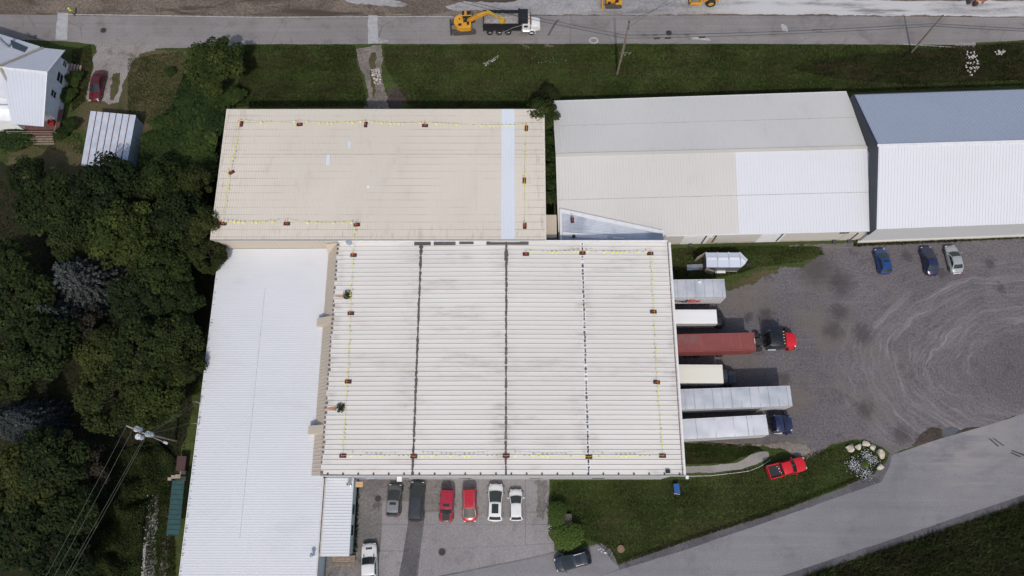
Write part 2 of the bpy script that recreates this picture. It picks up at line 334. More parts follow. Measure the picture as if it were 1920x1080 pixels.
slab([(716,939),(768,939),(765,983),(716,983)]); slab([(716,983),(765,983),(757,1033),(712,1033)]); slab([(712,1033),(757,1033),(747,1100),(706,1100)])
slab([(845,896),(985,896),(985,940),(845,940)]); slab([(845,940),(985,940),(985,983),(845,983)]); slab([(798,959),(845,959),(845,983),(794,983)])
slab([(985,896),(1030,896),(1028,960),(985,960)]); slab([(985,960),(1028,960),(1028,983),(985,983)])
slab([(794,983),(985,983),(985,1022),(788,1031)]); slab([(985,983),(1028,983),(1029,1003),(1040,1019),(985,1022)])
slab([(788,1031),(985,1022),(1040,1019),(1040,1034),(985,1047),(860,1072),(782,1088)])
sheet('driveway_asphalt', [(1040,1036),(1060,1042),(1128,1019),(1146,1031),(1161,1067),(1000,1122),(700,1260),(640,1260),(690,1130),(782,1091),(860,1075),(985,1049)], .034, M_ROAD2, .04)
sheet('asphalt_strip', [(768,959),(798,959),(788,1031),(779,1092),(745,1102),(757,1033)], .036, M_PATCH, .06)
sheet('asphalt_blotch', [(1000,905),(1026,902),(1027,950),(1018,975),(1004,970),(1008,935)], .036, M_CONCD, .3)
sheet('manhole_rim', [(1248,62),(1251,58.5),(1257,58.5),(1260,62),(1257,65.5),(1251,65.5)], .019, M_PATCH, 0)
def manhole(px, py, r, label):
    b = MB(); p = P(px, py, 0); b.cyl((0, 0, 0), (0, 0, .03), r*1.25, n=20); b.cyl((0, 0, .03), (0, 0, .045), r, n=20, mi=1)
    for i in range(-2, 3): b.box(-r*.8, r*.8, i*r*.3-.02, i*r*.3+.02, .045, .055, 1)
    o = b.obj('manhole_cover', [mt('manhole_frame', (.12,.11,.11), .8), mt('cast_iron', (.05,.045,.042), .7, .3)]); o.location = (p.x, p.y, .015 if py < 500 else .032)
    tag(o, label, 'manhole')
bpy.data.objects.remove(bpy.data.objects['manhole_rim'])
manhole(194, 57, .42, 'round iron manhole cover in the road north of the white house')
manhole(1254, 62, .42, 'round iron manhole cover in the road right of the leaning pole')
manhole(709, 935, .38, 'dark round drain cover left of the grey car, beside the annexe')
manhole(829, 1035, .40, 'dark round drain cover in the open concrete south of the red cars')
for q in ([(1113,76,.65,.4)],):
    for x, y, a, b_ in q:
        p = P(x, y); bb = MB(); n = 26
        for i in range(n):
            t = 2*math.pi*i/n; t2 = 2*math.pi*(i+1)/n
            bb.add([(p.x+.75*math.cos(t), p.y+.6*math.sin(t), .02), (p.x+.75*math.cos(t2), p.y+.6*math.sin(t2), .02), (p.x+.5*math.cos(t2), p.y+.36*math.sin(t2), .02), (p.x+.5*math.cos(t), p.y+.36*math.sin(t), .02)], [(0,1,2,3)])
        o = bb.obj('paint_ring', mt('white_road_paint', (.40,.40,.40), .9, var=.3, scale=4, dirt=(.22,.21,.2), dirt_amt=.9)); o['kind'] = 'structure'
sheet('chalk_smear', [(1295,69),(1330,73),(1333,77),(1300,74)], .02, mt('white_road_paint', (.4,.4,.4)), .12)
sheet('chalk_smear', [(1465,45),(1475,48),(1478,60),(1468,58)], .02, mt('white_road_paint', (.4,.4,.4)), .15)
for q in ([(1852,821),(1858,823),(1874,837),(1870,837)], [(1860,821),(1864,822),(1884,836),(1880,836)], [(1895,845),(1899,844),(1925,853),(1925,857)], [(1893,849),(1896,848),(1915,856),(1912,857)]):
    sheet('skid_mark', q, .026, mt('skid_rubber', (.05,.05,.052), .8, var=.3), .02)

sheet('drive_stub', [(1788,83),(1830,78),(1831,98),(1818,101),(1812,92)], .02, M_WALK, .12)
sheet('kerb_line', [(1690,82),(1790,88),(1815,93),(1815,94.2),(1790,89.2),(1690,83.2)], .05, mt('pale_kerb', (.42,.40,.38)))
sheet('lot_puddle', [(1765,806),(1785,800),(1800,806),(1782,816),(1768,818)], .02, mt('puddle_water', (.10,.105,.115), .12, var=.1), .12)
sheet('road_saw_cut', [(1026,66),(1040,42),(1046,36),(1049,37),(1042,46),(1030,67)], .02, M_PATCH, .03)
sheet('painted_house_shadow', [(45,64),(52,60),(70,72),(66,74)], .02, M_PATCH, .1)  # cast shadow of the house, painted on the road as a dark patch
# ------------------------------------------------------------------ roof and wall materials
def roof_mat(name, c, c2, dirt=(.25, .22, .19), amt=.35, streak=(1, 1, 1), rough=.55, rows=None, big=.05, spec=.3, fn=None):
    s = NT(name); ge = s.N.new('ShaderNodeNewGeometry'); pos = ge.outputs['Position']
    mp = s.N.new('ShaderNodeMapping'); mp.inputs['Scale'].default_value = streak; s.l(pos, mp.inputs[0]); sv = mp.outputs[0]
    k = s.mix(s.ramp(s.noise(pos, big, 4, .6), .35, .65), c, c2)
    d = s.ramp(s.noise(sv, .5, 7, .72, .2), .5, .78); d2 = s.ramp(s.noise(pos, .10, 4, .6), .42, .66)
    k = s.mix(s.math('MULTIPLY', s.math('MULTIPLY', d, d2), amt), k, dirt)
    f = s.ramp(s.noise(pos, 6.0, 4, .7), .60, .8); k = s.mix(s.math('MULTIPLY', f, amt*.35), k, dirt)
    oi = s.N.new('ShaderNodeObjectInfo'); k = s.mix(.06, k, s.mix(oi.outputs['Random'], (.4, .4, .4), (1.4, 1.4, 1.4)), 'MULTIPLY')
    if fn: k = fn(s, pos, k)
    if rows:                              # rows of stained screw heads along the purlins
        sp, wd = rows
        sx = s.N.new('ShaderNodeSeparateXYZ'); s.l(pos, sx.inputs[0])
        fr = s.math('FRACT', s.math('DIVIDE', sx.outputs[1], sp)); ln = s.ramp(s.math('ABSOLUTE', s.math('SUBTRACT', fr, .5)), .0, wd, 1, 0)
        fx = s.math('FRACT', s.math('DIVIDE', sx.outputs[0], .333)); lx = s.ramp(s.math('ABSOLUTE', s.math('SUBTRACT', fx, .5)), .08, .22, 1, .25)
        on = s.ramp(s.noise(pos, .13, 4, .65), .38, .66)
        k = s.mix(s.math('MULTIPLY', s.math('MULTIPLY', ln, lx), s.math('MULTIPLY', on, .95)), k, (.15, .115, .08))
        ed = s.math('MAXIMUM', s.ramp(sx.outputs[0], -39.5, -34, 1, 0), s.math('MAXIMUM', s.ramp(sx.outputs[0], 1.0, 3.6), s.ramp(sx.outputs[1], 38.6, 35.4)))
        k = s.mix(s.math('MULTIPLY', s.math('MULTIPLY', s.math('MULTIPLY', ln, lx), ed), .7), k, (.14, .105, .075)); sv2 = s.ramp(s.noise(sv, 1.6, 6, .75), .5, .7); k = s.mix(s.math('MULTIPLY', s.math('MULTIPLY', sv2, ed), .45), k, (.3, .25, .2))
    return s.out(k, rough, 0, spec)
R_CREAM = roof_mat('cream_roof_sheet', (.67, .622, .54), (.63, .585, .505), (.36, .28, .20), .5, (1, .25, 1), rows=(1.06, .07))
def main_dirt(s, pos, k):
    sx = s.N.new('ShaderNodeSeparateXYZ'); s.l(pos, sx.inputs[0]); mp = s.N.new('ShaderNodeMapping'); mp.inputs['Scale'].default_value = (.25, 1.5, 1); s.l(pos, mp.inputs[0])
    n = s.ramp(s.noise(mp.outputs[0], .8, 7, .75, .3), .40, .72); tot = None
    for xx, wd in ((-12.6, 3.2), (-1.2, 2.4), (8.8, 2.6), (-22.8, 1.2), (20.4, .9)):
        e = s.ramp(s.math('ABSOLUTE', s.math('SUBTRACT', sx.outputs[0], xx)), .0, wd, 1, 0); tot = e if tot is None else s.math('MAXIMUM', tot, e)
    yy = s.ramp(s.math('ABSOLUTE', s.math('SUBTRACT', sx.outputs[1], 18.2)), .2, 2.8, .8, 0); n3 = s.ramp(s.noise(pos, .12, 3), .35, .6)
    tot = s.math('MAXIMUM', s.math('MULTIPLY', tot, s.ramp(s.noise(pos, .22, 4), .38, .62)), s.math('MULTIPLY', yy, n3))
    return s.mix(s.math('MULTIPLY', s.math('MULTIPLY', tot, n), .66), k, (.30, .27, .24))
R_MAIN = roof_mat('coated_roof_panel', (.69, .667, .63), (.655, .633, .597), (.31, .28, .25), .7, (.22, 1.1, 1), big=.04, fn=main_dirt)
R_WING = roof_mat('white_roof_sheet', (.645, .66, .685), (.615, .635, .66), (.46, .44, .42), .4, (.3, 1, 1))
R_RCREAM = roof_mat('offwhite_roof_sheet', (.585, .57, .54), (.555, .54, .512), (.42, .38, .33), .3, (1, .2, 1))
R_RGREY = roof_mat('grey_white_roof_sheet', (.66, .65, .62), (.625, .618, .595), (.42, .40, .38), .3, (1, .2, 1))
R_WHITE = roof_mat('new_white_roof_sheet', (.635, .65, .68), (.615, .63, .655), (.5, .5, .5), .12, (1, .2, 1))
R_BLUE = roof_mat('blue_grey_roof_sheet', (.37, .42, .51), (.345, .395, .485), (.25, .27, .32), .2, (1, .2, 1), spec=.15)
R_PALE = roof_mat('replacement_sheet', (.66, .70, .76), (.63, .67, .73), (.5, .5, .5), .15)
R_TAN = roof_mat('tan_cladding', (.50, .435, .35), (.55, .48, .39), (.3, .25, .2), .3)
R_GALV = roof_mat('bare_metal_roof', (.34, .38, .44), (.58, .61, .66), (.16, .17, .19), .95, (.15, 1.8, 1), .45, big=.25)
W_GREY = roof_mat('grey_wall_sheet', (.50, .51, .515), (.46, .47, .48), (.3, .28, .26), .3)
W_BLUE = roof_mat('pale_blue_wall', (.52, .60, .62), (.48, .56, .585), (.25, .25, .25), .3)
W_CREAM = roof_mat('cream_wall', (.56, .535, .49), (.52, .50, .455), (.3, .27, .24), .3)
W_WHITE = mt('white_trim', (.74, .74, .75), .5, var=.06)
NAVY = mt('navy_trim', (.025, .032, .05), .5, var=.15)
SEAL = roof_mat('sealant', (.075, .07, .068), (.12, .115, .11), (.4, .38, .36), .8, (1, 1, 1), .8)
CONCB = mt('concrete_base', (.40, .37, .33), .9, var=.2, dirt=(.16, .13, .1))
WINGLASS = mt('window_glass', (.03, .035, .045), .08, var=.4, spec=.8)
def ribs(b, A, B, C, D, pitch, rh=.035, rw=.05, mi=0, bw=None):
    A, B, C, D = map(Vector, (A, B, C, D)); n = max(2, round((B-A).length/pitch))
    nrm = (B-A).cross(D-A).normalized(); nrm = nrm if nrm.z > 0 else -nrm
    Lw = (B-A).length; prof = []
    for i in range(n):
        t0 = i/n; w_ = rw/Lw; g_ = rw*.35/Lw
        prof += [(t0, 0), (t0+1/n-w_-2*g_, 0), (t0+1/n-w_-g_, rh), (t0+1/n-g_, rh)]
    prof.append((1, 0)); vs = []; fs = []
    for t, h in prof: vs += [A.lerp(B, t)+nrm*h, D.lerp(C, t)+nrm*h]
    for i in range(len(prof)-1): fs.append((2*i, 2*i+2, 2*i+3, 2*i+1))
    b.add(vs, fs, mi); return b
def block(b, pts, z0, z1s, mi=0):
    b.hexa([Vector((p[0], p[1], z0)) for p in pts], [Vector((p[0], p[1], z)) for p, z in zip(pts, z1s)], mi)
def strip(b, p0, p1, w_, h, mi=0):         # a bar of section w x h lying along p0-p1
    p0 = Vector(p0); p1 = Vector(p1); d = (p1-p0).normalized(); a = d.cross(Vector((0, 0, 1))).normalized()*(w_/2); u = Vector((0, 0, h))
    b.hexa([p0-a, p0+a, p1+a, p1-a], [p0-a+u, p0+a+u, p1+a+u, p1-a+u], mi)
# ------------------------------------------------------------------ main warehouse
XW, XE, YS, YN = -23.3, 20.95, 5.0, 35.1
XR = -.75; ZE, ZR = 6.55, 7.0
def zmain(x): return ZE+(ZR-ZE)*((x-XW)/(XR-XW) if x < XR else (XE-x)/(XE-XR))
wh = tag(empty('warehouse', (0, 20, 0)), 'large central warehouse with off-white panelled roof and three dark seams', 'building')
T0 = Matrix.Translation((0, -20, 0))
def wpart(b, name, m, parent=wh, **k):
    b.v = [(x, y-20, z) for x, y, z in b.v]; return b.obj(name, m, parent, **k)
b = MB(); block(b, [(XW+.3, YS-.2), (XE-1.6, YS-.2), (XE-.5, YN-.05), (XW+.3, YN-.05)], 0, [ZE-.16]*4); wpart(b, 'wall', W_GREY)
b = MB(); b.box(XW+.27, XE-1.6, YS-.24, YS-.205, 0, .3); b.hexa([Vector((XE-1.62, YS-.2, 0)), Vector((XE-1.57, YS-.2, 0)), Vector((XE-.45, YN-.05, 0)), Vector((XE-.5, YN-.05, 0))], [Vector((XE-1.62, YS-.2, .9)), Vector((XE-1.57, YS-.2, .9)), Vector((XE-.45, YN-.05, .9)), Vector((XE-.5, YN-.05, .9))]); wpart(b, 'base_course', CONCB)
b = MB()
for x0, x1 in ((XW+.05, XR), (XR, XE-.05)):
    b.hexa([Vector((x0, YS+.05, zmain(x0)-.14)), Vector((x1, YS+.05, zmain(x1)-.14)), Vector((x1, YN, zmain(x1)-.14)), Vector((x0, YN, zmain(x0)-.14))],
           [Vector((x0, YS+.05, zmain(x0)-.03)), Vector((x1, YS+.05, zmain(x1)-.03)), Vector((x1, YN, zmain(x1)-.03)), Vector((x0, YN, zmain(x0)-.03))])
roof = wpart(b, 'roof', SEAL)
bays = [(XW, -12.15), (-12.0, -.82), (-.68, 9.25), (9.38, XE)]; NP = 50; PW = (YN-YS)/NP
for x0, x1 in bays:
    b = MB(); zz = zmain(x1)-zmain(x0); Lb = x1-x0; nseg = 4
    prof = [(0, 0), (PW-.125, .012), (PW-.115, .07), (PW-.06, .07), (PW-.05, 0), (PW-.012, 0)]
    vs = []; fs = []
    for i in range(nseg+1):
        for y, z in prof: vs.append((Lb*i/nseg, y, z+zz*i/nseg))
    q = len(prof)
    for i in range(nseg):
        for j in range(q-1): fs.append((i*q+j, (i+1)*q+j, (i+1)*q+j+1, i*q+j+1))
    b.add(vs, fs); me = b.mesh('roof_panel', R_MAIN)
    for k in range(NP):
        e = random.uniform(-.03, .03)
        o = link('roof_panel', me, roof, (x0+(e if x0 > XW else 0), YS+k*PW-20, zmain(x0)+random.uniform(-.006, .006)))
# seams: sealant over the panel ends
for xx, gaps, amp in ((-12.07, .04, .05), (-.75, .1, .04)):
    b = MB()
    for k in range(NP*2):
        if random.random() < gaps: continue
        y0 = YS+k*PW/2; wq = random.uniform(.09, .17)*(1.5 if k > 90 else 1); z = zmain(xx)+.02
        b.box(xx-wq+random.uniform(-amp, amp), xx+wq+random.uniform(-amp, amp), y0, y0+PW/2, z-.04, z+.075)
    wpart(b, 'seam_sealant', SEAL, roof)['kind'] = 'stuff'
b = MB(); b2 = MB()
for k in range(NP):
    y0 = YS+k*PW; z = zmain(9.31)
    b2.box(9.31-.24, 9.31+.24, y0+random.uniform(0, .2), y0+PW*random.uniform(.5, 1), z+.0, z+.045)
    if random.random() < .92: b.box(9.31-random.uniform(.06, .17), 9.31+random.uniform(.06, .17), y0+PW*random.uniform(.1, .35), y0+PW*random.uniform(.55, .8), z, z+.06)
wpart(b, 'seam_sealant', SEAL, roof)['kind'] = 'stuff'; wpart(b2, 'seam_plaster', W_WHITE, roof)['kind'] = 'stuff'
b = MB()
for k in range(NP):
    y0 = YS+k*PW
    if random.random() < .93: b.box(XW-.02, XW+random.uniform(.10, .34), y0+.1, y0+PW-.1, ZE-.02, ZE+.045)
wpart(b, 'rib_closure', mt('brown_closure', (.17, .13, .11), .9, var=.4, scale=4), roof)['kind'] = 'stuff'
b = MB(); b.box(XE-.02, XE+.2, YS-.02, YN, ZE-.22, ZE+.06); wpart(b, 'eave_trim', W_WHITE, roof)
b = MB(); b.box(XE-.26, XE-.14, YS, YN, ZE+.01, ZE+.075); wpart(b, 'eave_lip', mt('brown_closure', (.17,.13,.11)), roof)
b = MB(); b.box(XW, XE, YS-.08, YS-.02, ZE-.04, ZE+.10)
for i in range(24): x = XW+.9+i*1.86; b.box(x-.09, x+.09, YS-.10, YS+.18, zmain(x)+.02, zmain(x)+.12)
wpart(b, 'gutter', mt('dark_gutter', (.05, .05, .055), .6), roof)
b = MB(); b.box(XW, XE+.19, YS-.20, YS-.09, ZE-.12, ZE-.02); wpart(b, 'fascia', W_GREY, roof)
# ridge stain and scraps along the north edge
b = MB()
for x0, x1 in ((-13.0, -10.8), (-10.4, -7.5), (-7.0, -5.1), (-3.4, 2.2)): b.box(x0, x1, YN-.3-random.random()*.2, YN-.02, zmain(x0)+.0, max(zmain(x0), zmain(x1))+.08)
wpart(b, 'edge_sealant', SEAL, roof)
b = MB(); b.box(XW+.2, XE-.3, YN-.02, YN+.12, 6.6, 7.12); wpart(b, 'edge_flashing', W_WHITE, roof)
b = MB(); p = P(1252, 884, 6.8); b.box(p.x-.25, p.x+.3, p.y-.2, p.y+.2, 6.6, 6.85); wpart(b, 'roof_hatch', BLACK, roof)
for px, nm in ((1266, 'floodlight'),):
    p = P(px, 896, 6.4); b = MB(); b.box(XE-.5, XE+.35, YS-.2, YS-.08, 6.2, 6.3); b.box(XE+.2, XE+.55, YS-.5, YS-.1, 6.1, 6.35, 1); wpart(b, 'floodlight', [STEEL, W_WHITE])
p = P(752, 897, 4); b = MB(); b.box(p.x-.3, p.x+.3, YS-.75, YS-.18, 4.9, 5.4); wpart(b, 'wall_light', W_WHITE)
for x in (-14, -6, 3, 11):                  # windows and a door in the south wall
    b = MB(); b.box(x-.8, x+.8, YS-.23, YS-.19, 1.1, 2.3); wpart(b, 'window', WINGLASS)
b = MB(); b.box(-18.6, -17.6, YS-.24, YS-.19, .02, 2.1); wpart(b, 'door', W_BLUE)
for y in (8.2, 12.6, 17.2, 23.0, 27.6, 32.0):
    b = MB(); b.box(XE-.5, XE-.44, y-1.3, y+1.3, 1.1, 3.8); wpart(b, 'dock_door', mt('dock_door', (.5, .5, .48), .6))
# ------------------------------------------------------------------ upper (north) building
UX0, UX1, UY0, UY1, ZU = -39.8, 4.45, 35.13, 54.6, 7.55
ub = tag(empty('north_building', (-18, 45, 0)), 'low-slope building with cream roof and one pale blue replacement strip', 'building')
def upart(b, name, m, parent=ub, **k):
    b.v = [(x+18, y-45, z) for x, y, z in b.v]; return b.obj(name, m, parent, **k)
b = MB(); block(b, [(UX0+.15, UY0+.02), (UX1-.15, UY0+.02), (UX1-.15, UY1-.15), (UX0+.15, UY1-.15)], 0, [ZU-.1]*4); upart(b, 'wall', W_CREAM)
b = MB(); ribs(b, (UX0+.2, UY0+.012, 4.15), (XW-1.5, UY0+.012, 4.15), (XW-1.5, UY0+.012, ZU-.12), (UX0+.2, UY0+.012, ZU-.12), .6, .03, .06); upart(b, 'tan_cladding', R_TAN)
YM = P(700, 289, ZU).y
b = MB(); b.box(UX0+.05, UX1-.05, UY0+.05, UY1-.05, ZU-.16, ZU-.03); uroof = upart(b, 'roof', W_CREAM)
xa, xb = P(940, 330, ZU).x, P(965, 330, ZU).x
for x0, x1, m, nm in ((UX0, xa, R_CREAM, 'roof_sheet'), (xa, xb, R_PALE, 'replacement_strip'), (xb, UX1, R_CREAM, 'roof_sheet')):
    b = MB(); ribs(b, (x0, UY0, ZU), (x1, UY0, ZU), (x1, YM+.12, ZU+.015), (x0, YM+.12, ZU+.015), .333, .035, .05); upart(b, nm, m, uroof)
    b = MB(); ribs(b, (x0, YM, ZU+.05), (x1, YM, ZU+.05), (x1, UY1, ZU+.055), (x0, UY1, ZU+.055), .333, .035, .05)
    if m is R_CREAM: b.box(x0, x1, YM-.05, YM+.03, ZU-.02, ZU+.048, 1)
    upart(b, nm, [m, mt('lap_joint', (.30, .24, .19), .9, var=.4)], uroof)
for xx in (UX0, UX1): b = MB(); b.box(xx-.08, xx+.08, UY0, UY1, ZU-.2, ZU+.09); upart(b, 'gable_trim', mt('cream_trim', (.66,.61,.53), .6), uroof)
b = MB(); b.box(UX0, UX1, UY0-.08, UY0+.02, ZU-.15, ZU+.03); upart(b, 'eave_flashing', mt('grey_flashing', (.25,.27,.29), .5), uroof)
for (x, y, w_, h_) in ((615, 299, .55, .75), (655, 271, .35, .5)):
    p = P(x, y, ZU+.1); b = MB(); b.box(p.x-w_/1.0*.5, p.x+w_*.5, p.y-h_, p.y+h_, ZU+.05, ZU+.105); upart(b, 'patch_sheet', R_PALE, uroof)
p = P(690, 350, ZU+.05); b = MB(); b.cyl((p.x, p.y, ZU+.02), (p.x, p.y, ZU+.08), .22, n=8); b.cyl((p.x+.5, p.y, ZU+.02), (p.x+.5, p.y, ZU+.06), .1, n=8); upart(b, 'white_patch', W_WHITE, uroof)
# ------------------------------------------------------------------ west wing and annexe
wg = tag(empty('west_wing', (-31, 10, 0)), 'long low wing with bright white roof along the wood', 'building')
def gpart(b, name, m, parent=wg, **k):
    b.v = [(x+31, y-10, z) for x, y, z in b.v]; return b.obj(name, m, parent, **k)
GX0, GX1, GY0, GY1, ZG = -40.0, -23.45, -17.0, 35.1, 4.3
b = MB(); block(b, [(GX0+.15, GY0), (GX1-.1, GY0), (GX1-.1, GY1-.02), (GX0+.15, GY1-.02)], 0, [ZG-.45, ZG-.08, ZG-.08, ZG-.45]); gpart(b, 'wall', W_BLUE)
b = MB(); ribs(b, (GX0, GY0, ZG-.3), (GX0, GY1, ZG-.3), (GX1, GY1, ZG), (GX1, GY0, ZG), .30, .02, .045); groof = gpart(b, 'roof', R_WING)
b = MB(); b.box(GX0-.05, GX0+.02, GY0, GY1, ZG-.5, ZG-.24); gpart(b, 'eave_trim', W_WHITE, groof)
b = MB(); b.box(GX1-.05, GX1+.09, GY0, 4.7, ZG-.15, ZG+.05); gpart(b, 'eave_cap', mt('pale_flashing', (.55,.52,.5), .6), groof)
b = MB()
for k in range(150):
    y = GY0+random.random()*(GY1-GY0-4); b.box(GX0+.02, GX0+.05+random.random()*.3, y, y+.04, ZG-.29, ZG-.25)
gpart(b, 'edge_cleats', mt('cleat_grey', (.3,.28,.27), .8), groof)['kind'] = 'stuff'
b = MB(); q0 = P(497, 540, ZG-.12); q1 = P(447, 1010, ZG-.12); b.box(q0.x-.02, q0.x+.02, q1.y, q0.y, ZG-.2, ZG-.105); gpart(b, 'sheet_lap', mt('lap_grey', (.56,.57,.59), .7), groof)
# tan sloping flashing up to the warehouse roof, in three runs
def slope(y0, y1, m):
    b = MB(); x0, x1 = -24.95, XW-.02
    ribs(b, (x0, y0, ZG+.03), (x0, y1, ZG+.03), (x1, y1, ZE-.06), (x1, y0, ZE-.06), .45, .035, .07)
    for y in (y0, y1): b.add([(x0, y, ZG-.02), (x1, y, ZG-.02), (x1, y, ZE-.06)], [(0, 1, 2)], 1)
    return gpart(b, 'sloping_flashing', [m, mt('grey_flashing', (.25,.27,.29))], fix=False)
ya, yb = P(607, 604, 5).y, P(595, 806, 5).y
slope(ya+.5, GY1-.9, R_TAN); slope(yb+.4, ya-.5, R_TAN); slope(YS, yb-.4, R_TAN)
for y in (ya, yb):
    b = MB(); b.hexa([Vector((-25.6, y-.5, ZG)), Vector((XW-.05, y-.5, ZG)), Vector((XW-.05, y+.5, ZG)), Vector((-25.6, y+.5, ZG))],
                     [Vector((-25.6, y-.5, ZG+.8)), Vector((XW-.05, y-.5, ZE-.05)), Vector((XW-.05, y+.5, ZE-.05)), Vector((-25.6, y+.5, ZG+.8))]); gpart(b, 'cricket_box', R_TAN)
b = MB(); b.hexa([Vector((-24.95, GY1-.9, ZG)), Vector((XW-.05, GY1-.9, ZG)), Vector((XW-.05, GY1-.05, ZG)), Vector((-24.95, GY1-.05, ZG))],
                 [Vector((-24.95, GY1-.9, ZG+.1)), Vector((XW-.05, GY1-.9, ZE-.05)), Vector((XW-.05, GY1-.05, ZE-.02)), Vector((-24.95, GY1-.05, ZE-.4))]); gpart(b, 'corner_flashing', R_TAN)
# vent pipes on roofs
def vent(px, py, z, label, r=.22, h=.9):
    p = P(px, py, z); b = MB(); b.cyl((0, 0, -.1), (0, 0, h), r*.6, n=14); b.cyl((0, 0, h*.75), (0, 0, h*.8), r*.7, r*1.15, n=14); b.cyl((0, 0, h*.8), (0, 0, h), r*1.15, n=14)
    b.cyl((0, 0, h), (0, 0, h+.22), r*1.2, .03, n=14); b.cyl((0, 0, -.05), (0, 0, .06), r*1.3, r*.7, n=14)
    o = b.obj('vent_pipe', CHROME, smooth=40); o.location = (p.x, p.y, z); tag(o, label, 'vent')
vent(588, 1040, ZG-.02, 'shiny capped vent pipe alone on the white wing roof near the bottom')
an = tag(empty('annexe', (-21, 0, 0)), 'small annexe with ribbed white roof and pale blue wall by parked pickup', 'building')
AX0, AX1, AY0, AY1 = -23.3, P(658, 980, 3.5).x, P(620, 1043, 3.5).y, 4.75
def apart(b, name, m, parent=an, **k):
    b.v = [(x+21, y, z) for x, y, z in b.v]; return b.obj(name, m, parent, **k)
b = MB(); block(b, [(AX0, AY0+.15), (AX1-.2, AY0+.15), (AX1-.2, AY1+.5), (AX0, AY1+.5)], 0, [3.75, 3.4, 3.4, 3.75]); apart(b, 'wall', W_BLUE)
b = MB(); ribs(b, (AX0, AY0, 3.95), (AX0, AY1, 3.95), (AX1, AY1, 3.55), (AX1, AY0, 3.55), .36, .04, .05); aroof = apart(b, 'roof', R_WING)
b = MB(); b.box(AX1-.03, AX1+.05, AY0, AY1, 3.38, 3.6); apart(b, 'eave_trim', W_BLUE, aroof)
b = MB(); b.box(AX0-.02, AX0+.12, AY0, AY1, 3.9, 4.02); apart(b, 'joint_flashing', mt('pale_flashing', (.55,.52,.5)), aroof)
b = MB(); p = P(682, 908, 3.6); b.box(p.x-1.0, p.x-.1, p.y-.35, p.y+.3, 3.5, 3.68); apart(b, 'vent_plinth', mt('plywood', (.5,.33,.18), .8), aroof)
b = MB(); b.box(AX1-.21, AX1-.14, 3.0, 3.6, 2.2, 3.1); apart(b, 'wall_unit', W_WHITE)
for yy in (-1.5, 1.0): b = MB(); b.box(AX1-.2, AX1-.16, yy-.6, yy+.6, 1, 2.1); apart(b, 'window', WINGLASS)
vent(656, 908, 3.62, 'shiny capped vent pipe on plywood plinth on the annexe roof', .24, .7)
st = tag(empty('wooden_steps', P(645, 1052, 0)), 'weathered wooden landing and step against the annexe end wall', 'steps')
for k, (y0, y1, z) in enumerate(((-.15, .12, .42), (.14, .40, .43), (.42, .68, .42), (-.62, -.36, .2), (-.34, -.2, .2))):
    b = MB(); b.box(-1.5+.02*k, 1.5-.02*k, y0, y1, z-.04, z); b.obj('plank', WOOD, st)
for x in (-1.4, 0, 1.35): b = MB(); b.box(x-.05, x+.05, -.6, .65, 0, .155); b.box(x-.05, x+.05, -.12, .65, .155, .375); b.obj('bearer', WOOD, st)
# ------------------------------------------------------------------ east building (cream, ridge east-west)
ZEe, ZEr = 4.0, 6.2
E = {k: P(*v) for k, v in {'sw': (1047, 447, ZEe), 'se': (1640, 432, ZEe), 'nw': (1036, 190, ZEe), 'ne': (1587, 172, ZEe), 'rw': (1042, 292, ZEr), 're': (1631, 277, ZEr)}.items()}
eb = tag(empty('east_building', (30, 47, 0)), 'long gabled building with cream and bright white south roof slope', 'building')
def epart(b, name, m, parent=eb, **k):
    b.v = [(x-30, y-47, z) for x, y, z in b.v]; return b.obj(name, m, parent, **k)
def gable_walls(b, D, ins, drop):
    sw, se, ne, nw, rw, re = [D[k].copy() for k in ('sw', 'se', 'ne', 'nw', 'rw', 're')]
    c = (sw+ne)/2
    for q in (sw, se, ne, nw): q.x += (ins if q.x < c.x else -ins); q.y += (ins if q.y < c.y else -ins); q.z -= drop
    rw.x += ins; re.x -= ins; rw.z -= drop; re.z -= drop
    g0 = lambda p: Vector((p.x, p.y, 0))
    b.add([g0(sw), g0(se), g0(ne), g0(nw), sw, se, ne, nw, rw, re], [(0,1,5,4), (2,3,7,6), (1,2,6,9,5), (3,0,4,8,7), (4,5,9,8), (8,9,6,7), (3,2,1,0)])
b = MB(); gable_walls(b, E, .18, .1); epart(b, 'wall', W_CREAM)
tx = (1381-1043)/(1635-1043)
swm, rwm = E['sw'].lerp(E['se'], tx), E['rw'].lerp(E['re'], tx)
ins_n = E['rw'].lerp(E['re'], .72); nin = E['nw'].lerp(E['ne'], .72)
for A, B, C, D, m in ((E['sw'], swm, rwm, E['rw'], R_RCREAM), (swm, E['se'], E['re'], rwm, R_WHITE), (E['nw'], E['ne'], E['re'], E['rw'], R_RGREY)):
    b = MB(); ribs(b, A, B, C, D, .42, .035, .06); epart(b, 'roof_slope', m)
for A, B, C, D, t, m in ((E['sw'], E['se'], E['re'], E['rw'], .46, R_RCREAM), (E['nw'], E['ne'], E['re'], E['rw'], .47, R_RGREY)):
    b = MB(); strip(b, A.lerp(D, t)+Vector((.1, 0, .0)), B.lerp(C, t)+Vector((-.1, 0, .0)), .05, .045); epart(b, 'sheet_lap', mt('lap_dirt', (.40,.385,.365), .8, var=.2))  # raised strip for the sheet lap, in the grey of its dirt line
b = MB(); strip(b, E['rw']+Vector((0, .06, -.02)), E['re']+Vector((0, .06, -.02)), .5, .09); epart(b, 'ridge_cap', W_CREAM)
b = MB(); strip(b, E['sw']+Vector((0, -.05, -.12)), E['se']+Vector((0, -.05, -.12)), .1, .12); strip(b, E['nw']+Vector((0, .05, -.12)), E['ne']+Vector((0, .05, -.12)), .1, .12); epart(b, 'eave_trim', W_WHITE)
sd_ = (E['se']-E['sw']).normalized()
